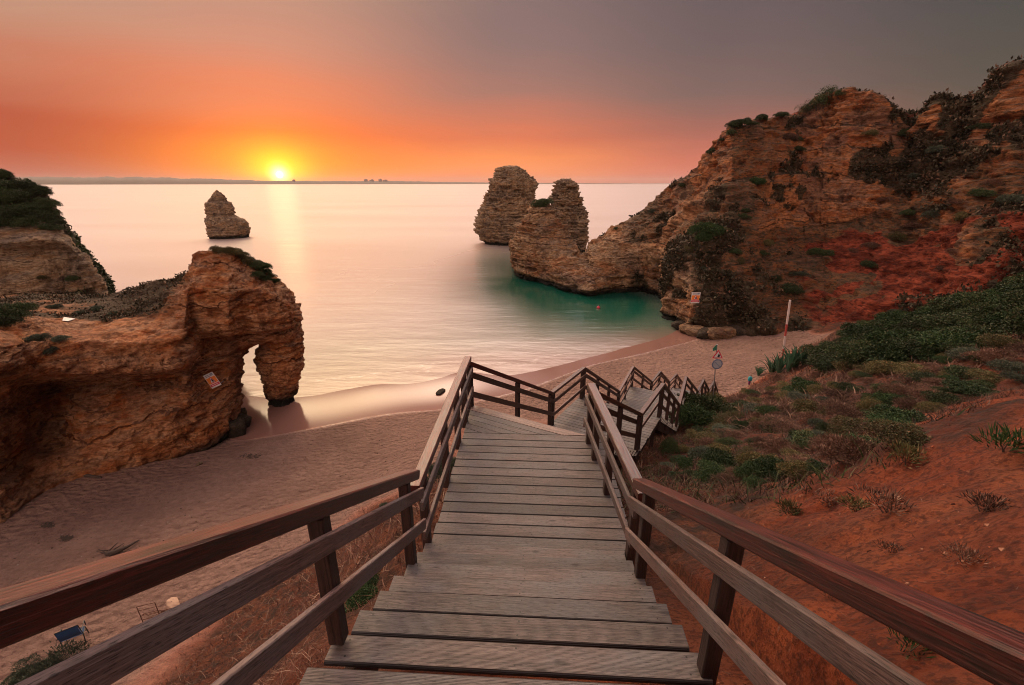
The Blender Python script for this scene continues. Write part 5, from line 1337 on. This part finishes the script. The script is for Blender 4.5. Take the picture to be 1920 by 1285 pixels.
for k, (px, py, l) in enumerate([(470,856,'dark weed stain of stranded seaweed below the arch rock'), (125,1010,'small stranded seaweed bundle at the left of the sand'), (90,985,'tiny stranded seaweed bundle near the left edge')]):
    m = MB()
    for i in range(60):
        h = gpt(px + random.gauss(0, 9 if k == 0 else 5), py + random.gauss(0, 2)); a = random.uniform(0, 6.28); m.tube([(h.x, h.y, h.z + .01), (h.x + .2*math.cos(a), h.y + .2*math.sin(a), h.z + random.uniform(.01, .06))], [.02, .008], 4)
    o = m.build('seaweed', WD); tag(o, l, 'seaweed')
# pale chunk of driftwood root by the broken chairs
h = gpt(325, 1138); boulder('driftwood_root', 'pale gnarled driftwood root beside the rusty chair frames', (h.x, h.y, h.z + .12), (.34, .19, .15), WP, 21, 'driftwood')

# ------------------------------------------------------------------ beach chairs
BLUE = simple('blue_canvas', (0.015, 0.05, 0.14), .7); TUBE = simple('dark_tube_metal', (0.03, 0.035, 0.04), .4, .6); RUST = simple('rusty_tube_metal', (0.10, 0.035, 0.02), .8, .2)
def chair_at(pa, pb, zoff=0):
    a = gpt(*pa); b = gpt(*pb); ang = math.atan2(b.y - a.y, b.x - a.x); return (a + b) / 2, ang, (b - a).length
c, ang, w = chair_at((126, 1221), (155, 1209))
W = .30
root = empty('beach_chair', (c.x, c.y, c.z - .03), ang); tag(root, 'blue canvas beach chair standing on the sand, seen from behind', 'chair')
m = MB()
for s in (-1, 1):
    m.tube([(s*W, 0, 0), (s*W, .10, .42), (s*W, -.06, .98)], .016, 8)       # rear leg and back upright
    m.tube([(s*W, .52, 0), (s*W, .44, .40), (s*W, .06, .40)], .016, 8)
    m.tube([(s*W*1.05, .50, .42), (s*W*1.05, .50, .62), (s*W*1.05, .0, .64)], .016, 8)
m.tube([(-W, .48, .2), (W, .48, .2)], .012, 6); m.tube([(-W, .03, .15), (W, .03, .15)], .012, 6); m.tube([(-W, -.06, .98), (W, -.06, .98)], .016, 8)
m.build('frame', TUBE, root)
m = MB(); V = []; n = 9
for i in range(n):
    t = i / (n - 1); z = .44 + .52 * t; y = .09 - .14 * t - .05 * math.sin(math.pi * t)
    V += [(-W + .012, y, z), (W - .012, y, z), (-W + .012, y - .008, z), (W - .012, y - .008, z)]
F = []
for i in range(n - 1):
    k = i * 4; F += [[k, k+1, k+5, k+4], [k+3, k+2, k+6, k+7]]
m.add(V, F); m.build('backrest', BLUE, root, True)
m = MB(); V = []
for i in range(n):
    t = i / (n - 1); y = .10 + .36 * t; z = .41 - .03 * math.sin(math.pi * t)
    V += [(-W + .012, y, z), (W - .012, y, z), (-W + .012, y, z - .008), (W - .012, y, z - .008)]
m.add(V, F); m.build('seat', BLUE, root, True)
def frame_chair(label, pa, pb, lean, hgt, full=True):
    c, ang, w = chair_at(pa, pb); root = empty('chair_frame', (c.x, c.y, c.z - .02), ang); tag(root, label, 'chair frame'); m = MB(); W = .28
    for s in (-1, 1):
        m.tube([(s*W, 0, 0), (s*W, lean*.5, hgt*.5), (s*W, lean, hgt)], .014, 7)
        m.tube([(s*W*.95, .42, 0), (s*W*.95, .10, .40), (s*W*.95, -.05, .42)], .013, 7)
    for t in ((.02, .28, .5, .78, 1.0) if full else (.1, .98)): m.tube([(-W, lean*t, hgt*t), (W, lean*t, hgt*t)], .012, 6)
    m.tube([(-W*.95, .42, 0.02), (W*.95, .42, .02)], .012, 6); m.tube([(-W*.95, .12, .40), (W*.95, .12, .40)], .012, 6); m.build('frame', RUST, root); return root
frame_chair('rusty bare chair frame standing on the sand without any seat', (273, 1172), (300, 1162), -.05, .95)
frame_chair('second rusty chair frame lying low beside the pale root', (304, 1178), (334, 1166), .35, .45, False)

# ------------------------------------------------------------------ signs
WHT = simple('sign_white', (0.62, 0.60, 0.60), .5, var=.08); ORG = simple('sign_orange', (0.75, 0.22, 0.03), .5, var=.1); RED = simple('sign_red', (0.55, 0.03, 0.07), .5, var=.1)
BLK = simple('sign_black', (0.015, 0.015, 0.025), .5); GRY = simple('sign_grey_text', (0.22, 0.25, 0.32), .5); ALU = simple('sign_metal', (0.30, 0.30, 0.32), .4, .7)
def rect(u0, v0, u1, v1): return [(u0, v0), (u1, v0), (u1, v1), (u0, v1)]
def warning_board(label, O, U, Vv, wid, hei):
    """board centre O, right U, up Vv"""
    U = np.array(U, float); U /= np.linalg.norm(U); Vv = np.array(Vv, float); Vv -= U * (Vv @ U); Vv /= np.linalg.norm(Vv); Nn = np.cross(U, Vv); 
    if Nn @ -np.array(O) < 0 and False: Nn = -Nn
    root = empty('warning_sign', tuple(O)); tag(root, label, 'sign')
    def slab(name, poly, depth, mat, parent):
        m = MB(); n = len(poly); lo = []; up = []
        for u, v in poly:
            p = U * (u * wid) + Vv * (v * hei); lo.append(tuple(p + Nn * (depth - .012))); up.append(tuple(p + Nn * depth))
        m.add(lo + up, [list(range(n))[::-1], [n + i for i in range(n)]] + [[i, (i+1) % n, n + (i+1) % n, n + i] for i in range(n)]); return m.build(name, mat, parent)
    bd = slab('board', rect(-.5, -.5, .5, .5), 0.0, WHT, root); 
    slab('orange_field', rect(-.46, -.20, .46, .22), .006, ORG, bd)
    slab('triangle_border', [(-.27, -.17), (.27, -.17), (0, .30)], .012, RED, bd)
    slab('triangle_field', [(-.19, -.13), (.19, -.13), (0, .21)], .017, WHT, bd)
    slab('rockfall_symbol', [(-.02, -.10), (.15, -.12), (.10, .02), (.02, .12), (-.05, .0)], .022, BLK, bd)
    slab('red_band', rect(-.46, -.40, .46, -.24), .006, RED, bd)
    slab('text_line', rect(-.36, -.335, .36, -.305), .011, WHT, bd)
    slab('text_line', rect(-.34, .38, .30, .42), .006, GRY, bd); slab('text_line', rect(-.34, .30, .38, .34), .006, GRY, bd)
    slab('header_emblem', rect(.16, .35, .40, .455), .010, GRY, bd)
    m = MB()
    for u, v in ((-.4, .4), (.4, -.4)): 
        p = U*(u*wid) + Vv*(v*hei); m.tube([tuple(p - Nn*.5), tuple(p - Nn*.01)], .02, 6)
    m.build('mounting_bolt', ALU, root)
def place_board(label, corners, tree=None, off=.16):
    cx = sum(c[0] for c in corners) / 4; cy = sum(c[1] for c in corners) / 4; ys = [hit(*c)[0].y for c in corners if hit(*c)[0]]
    Yc = min(ys) - off; P = [np.array(PY(c[0], c[1], Yc)) for c in corners]   # TL TR BR BL
    O = sum(P) / 4; U = (P[1] - P[0] + P[2] - P[3]) / 2; Vv = (P[0] - P[3] + P[1] - P[2]) / 2
    warning_board(label, O, U, Vv, np.linalg.norm(U), np.linalg.norm(Vv))
place_board('crooked falling rocks warning board fixed to the arch rock', [(386,703.5),(403.4,696.5),(409.5,722),(392.4,731)])
place_board('falling rocks warning board fixed to the foot of the big cliff', [(1296,548.5),(1312.5,548.5),(1312.5,568.5),(1296,568.5)])

# sign post beside the lower walkway
Yp = 24.3
b = PY(1338.5, 752, Yp); tpt = PY(1344.5, 646, Yp); b = (b[0], b[1], gz(b[0], b[1]) - .3)
root = empty('sign_post', b); tag(root, 'thin sign post with triangular sign above round sign by the lower walkway', 'sign')
m = MB(); tt = (tpt[0] - b[0], tpt[1] - b[1], tpt[2] - b[2]); m.tube([(0, 0, 0), tt], .028, 10); m.build('pole', ALU, root)
def onpost(px, py, dy=0): q = PY(px, py, Yp); return np.array([q[0] - b[0], -dy, q[2] - b[2]])
ppx = .0325
c1 = onpost(1345, 666, .05)
def tri(r, dy): return [(c1 + np.array([r*math.cos(a), -dy, r*math.sin(a)])) for a in (R(90), R(210), R(330))]
def plate(pts, name, mat, parent, th=.01):
    m = MB(); n = len(pts); A = [tuple(p) for p in pts]; B_ = [tuple(p + np.array([0, -th, 0])) for p in pts]
    m.add(A + B_, [list(range(n)), [n + i for i in range(n)][::-1]] + [[(i+1) % n, i, n + i, n + (i+1) % n] for i in range(n)]); return m.build(name, mat, parent)
ts = plate(tri(.36, 0), 'triangular_sign', RED, root); plate(tri(.24, .012), 'sign_field', WHT, ts)
plate([c1 + np.array([x, -.026, z]) for x, z in ((-.02, -.09), (.10, -.10), (.12, .02), (.03, .12))], 'sign_symbol', BLK, ts)
c2 = onpost(1344, 682.5, .05)
def disc(r, dy, n=28): return [c2 + np.array([r*math.cos(a), -dy, r*math.sin(a)]) for a in np.linspace(0, 2*math.pi, n, endpoint=False)]
ds = plate(disc(.31, 0), 'round_sign', simple('sign_blue_grey', (0.13, 0.15, 0.24), .5), root); plate(disc(.24, .012), 'sign_field', simple('sign_pale_grey', (0.34, 0.35, 0.40), .5), ds)
plate([c2 + np.array([x, -.026, z]) for x, z in ((-.19, .13), (-.14, .17), (.19, -.13), (.14, -.17))], 'diagonal_bar', GRY, ds)
c3 = onpost(1341, 653.5, .0)
pl = [c3 + np.array(q) for q in ((-.10, 0, -.16), (-.14, .02, -.02), (-.02, 0, .16), (.05, 0, .22), (.07, 0, .02), (.06, 0, -.10))]
plate(pl, 'green_flag', simple('green_cloth', (0.02, 0.14, 0.09), .8), root, .02)
# striped pole on the beach
WS = simple('pole_white_paint', (0.62, 0.50, 0.47), .6, var=.1); RS = simple('pole_red_paint', (0.40, 0.06, 0.05), .6, var=.1)
bp = gpt(1467, 676); Yq = bp.y
root = empty('striped_pole', tuple(bp)); tag(root, 'tall red and white striped pole leaning on the beach behind the agaves', 'pole')
pts = [(1466.6, 690, RS), (1468, 668, RS), (1469.4, 654, WS), (1472.2, 630, RS), (1475.3, 608, WS), (1481.6, 563, None)]
for i in range(len(pts) - 1):
    a = np.array(PY(pts[i][0], pts[i][1], Yq)) - np.array(bp); c_ = np.array(PY(pts[i+1][0], pts[i+1][1], Yq)) - np.array(bp)
    m = MB(); m.tube([tuple(a), tuple(c_)], .085, 12); m.build('pole_section', pts[i + (1 if i == 0 else 0)][2] if i == 0 else pts[i][2], root)
# teal bundle on a stick, buoy, white sheet
h = gpt(1404, 724); TE = simple('teal_cloth', (0.02, 0.28, 0.34), .7); PU = simple('purple_cloth', (0.16, 0.03, 0.10), .7)
root = empty('cloth_bundle', tuple(h)); tag(root, 'small teal and purple cloth bundle hung on a stick at the beach edge', 'bundle')
m = MB(); m.tube([(0, 0, -.1), (.02, 0, .5), (.03, 0, .98)], .02, 6); m.build('stick', WD, root)
def blob(name, mat, c, s, seed, parent):
    o = boulder(name, None, c, s, mat, seed, None); o.parent = parent; o.rotation_euler = (0, 0, 0); return o
for nm, mt, c_, s_ in (('teal_wrap', TE, (.0, 0, .62), (.15, .13, .20)), ('purple_wrap', PU, (-.01, 0, .28), (.08, .08, .16))):
    o = blob(nm, mt, c_, s_, 31, root)
h = PZ(1122, 578, 0.0)
root = empty('buoy', (h[0], h[1], 0.02)); tag(root, 'small red buoy floating in the green cove', 'buoy')
m = MB(); pf = [(.02, -.2), (.2, -.12), (.28, .02), (.25, .16), (.12, .27), (.05, .33), (.01, .40)]; V = []; n = 16
for r_, z in pf: V += [(r_*math.cos(6.2832*i/n), r_*math.sin(6.2832*i/n), z) for i in range(n)]
F = [[k*n+i, k*n+(i+1) % n, (k+1)*n+(i+1) % n, (k+1)*n+i] for k in range(len(pf)-1) for i in range(n)]
m.add(V, F); m.build('float', RED, root, True); m = MB(); m.tube([(0, 0, .36), (0, 0, .5)], .02, 6); m.build('ring', ALU, root)
P = [hit(*q)[0] for q in ((121, 603), (124, 596.5), (145, 599.5), (131, 604))]
if all(P):
    P = [np.array(p) + np.array([0, -.12, .10]) for p in P]; o0 = sum(P) / 4
    m = MB(); V = [tuple(p - o0) for p in P] + [tuple(p - o0 + np.array([0, .02, -.03])) for p in P]
    m.add(V, [[0, 1, 2, 3], [7, 6, 5, 4], [0, 4, 5, 1], [1, 5, 6, 2], [2, 6, 7, 3], [3, 7, 4, 0]]); o = m.build('plastic_sheet', WHT); o.location = tuple(o0); tag(o, 'small white plastic sheet lying on the terrace of the arch rock', 'sheet')
# tiny far buildings on the coast
FB = simple('far_building_wall', (0.22, 0.16, 0.14), .9, scale=.01)
for i, (px, w, hh_, l) in enumerate([(551, 24, 5, 'blocky hill top building right of the rising sun'), (686, 40, 34, 'leftmost tower block of the tiny far town'), (697, 50, 28, 'broad block in the tiny far town'), (713, 36, 36, 'tallest block of the tiny far town'), (722, 60, 24, 'rightmost low block of the tiny far town')]):
    x, f, z = ray(px, 340); s = 6900 / math.hypot(x, f); r_ = empty('far_building', (x*s, f*s, 0)); tag(r_, l, 'building')
    h0 = 46 if i == 0 else 26
    m = MB(); m.box((0, 0, h0 * .5 + hh_ * .5), (w, 40, h0 + hh_)); m.build('block', FB, r_); m = MB(); m.box((w*.15, 0, h0 + hh_ + 4), (w*.4, 20, 8)); m.build('roof_box', FB, r_)

# labels that single each repeat out: counted from the left, band by band, as they stand on the slope
ORDN = ['first','second','third','fourth','fifth','sixth','seventh','eighth','ninth','tenth','eleventh','twelfth','thirteenth','fourteenth','fifteenth','sixteenth','seventeenth','eighteenth','nineteenth','twentieth','twenty first','twenty second','twenty third','twenty fourth','twenty fifth']
KW = [('bright green shrub in the dense', 'bright green thicket shrub', 'crest of the right hillside'), ('dark green shrub in the dense', 'dark green thicket shrub', 'crest of the right hillside'),
      ('green leafy shrub among', 'green leafy shrub', 'right slope scrub'), ('dark green rounded shrub among', 'dark rounded shrub', 'right slope scrub'), ('olive brown shrub among', 'olive brown shrub', 'right slope scrub'),
      ('dry brown twiggy shrub among', 'dry twiggy brown shrub', 'right slope scrub'), ('grey green shrub among', 'grey green shrub', 'right slope scrub'),
      ('dull dark scrub bush clinging', 'dull scrub bush', 'big cliff face'), ('low shrub capping', 'low shrub', 'cap of the arch rock'), ('dark bush in the thick cover', 'dark bush', 'top of the far left cliff'),
      ('dark bush at the left end', 'dark bush', 'left end of the arch rock terrace'), ('sparse grey green bush', 'sparse grey green bush', 'arch rock terrace'), ('dark bush on the skyline', 'dark skyline bush', 'cliff shoulder'),
      ('thin leafless looking', 'thin wispy bush', 'cliff skyline'), ('flat weathered boulder', 'flat weathered boulder', 'foot of the big cliff')]
allo = [o for o in C.objects if o.parent is None and 'label' in o]
for key, noun, place in KW:
    S = [o for o in allo if o['label'].startswith(key)]
    if len(S) < 2: continue
    q = []
    for o in S:
        a, b_ = pxy(np.array([[o.location.x, o.location.y]]), np.array([o.location.z])); q.append((float(b_[0]), float(a[0]), o))
    q.sort(key=lambda t: t[0]); nb_ = 1 if len(q) <= 9 else 2 if len(q) <= 18 else 3 if len(q) <= 36 else 4 if len(q) <= 60 else 5
    bands = {1: [''], 2: ['upper', 'lower'], 3: ['upper', 'middle', 'lower'], 4: ['top', 'upper middle', 'lower middle', 'bottom'], 5: ['top', 'upper middle', 'middle', 'lower middle', 'bottom']}[nb_]
    for k in range(nb_):
        part = sorted(q[k * len(q) // nb_:(k + 1) * len(q) // nb_], key=lambda t: t[1])
        for i, (_, _, o) in enumerate(part):
            o['label'] = f"{ORDN[i]} {noun} from the left, {bands[k] + ' row, ' if bands[k] else ''}{place}"

# ------------------------------------------------------------------ dawn haze over the whole bay
hm = bpy.data.materials.new('haze_air'); hm.use_nodes = True; ht = hm.node_tree; ht.nodes.clear()
ho = ht.nodes.new('ShaderNodeOutputMaterial'); hv = ht.nodes.new('ShaderNodeVolumePrincipled')
hv.inputs['Color'].default_value = (0.93, 0.80, 0.76, 1); hv.inputs['Density'].default_value = 4.5e-5; hv.inputs['Anisotropy'].default_value = 0.2
ht.links.new(hv.outputs[0], ho.inputs['Volume'])
m = MB(); m.box((0, 0, 0), (1, 1, 1)); hz = m.build('haze', hm); hz.scale = (30000, 30000, 150); hz.location = (0, 0, 75 - 8)
tag(hz, 'thin pink dawn haze lying over the bay', kind='stuff')
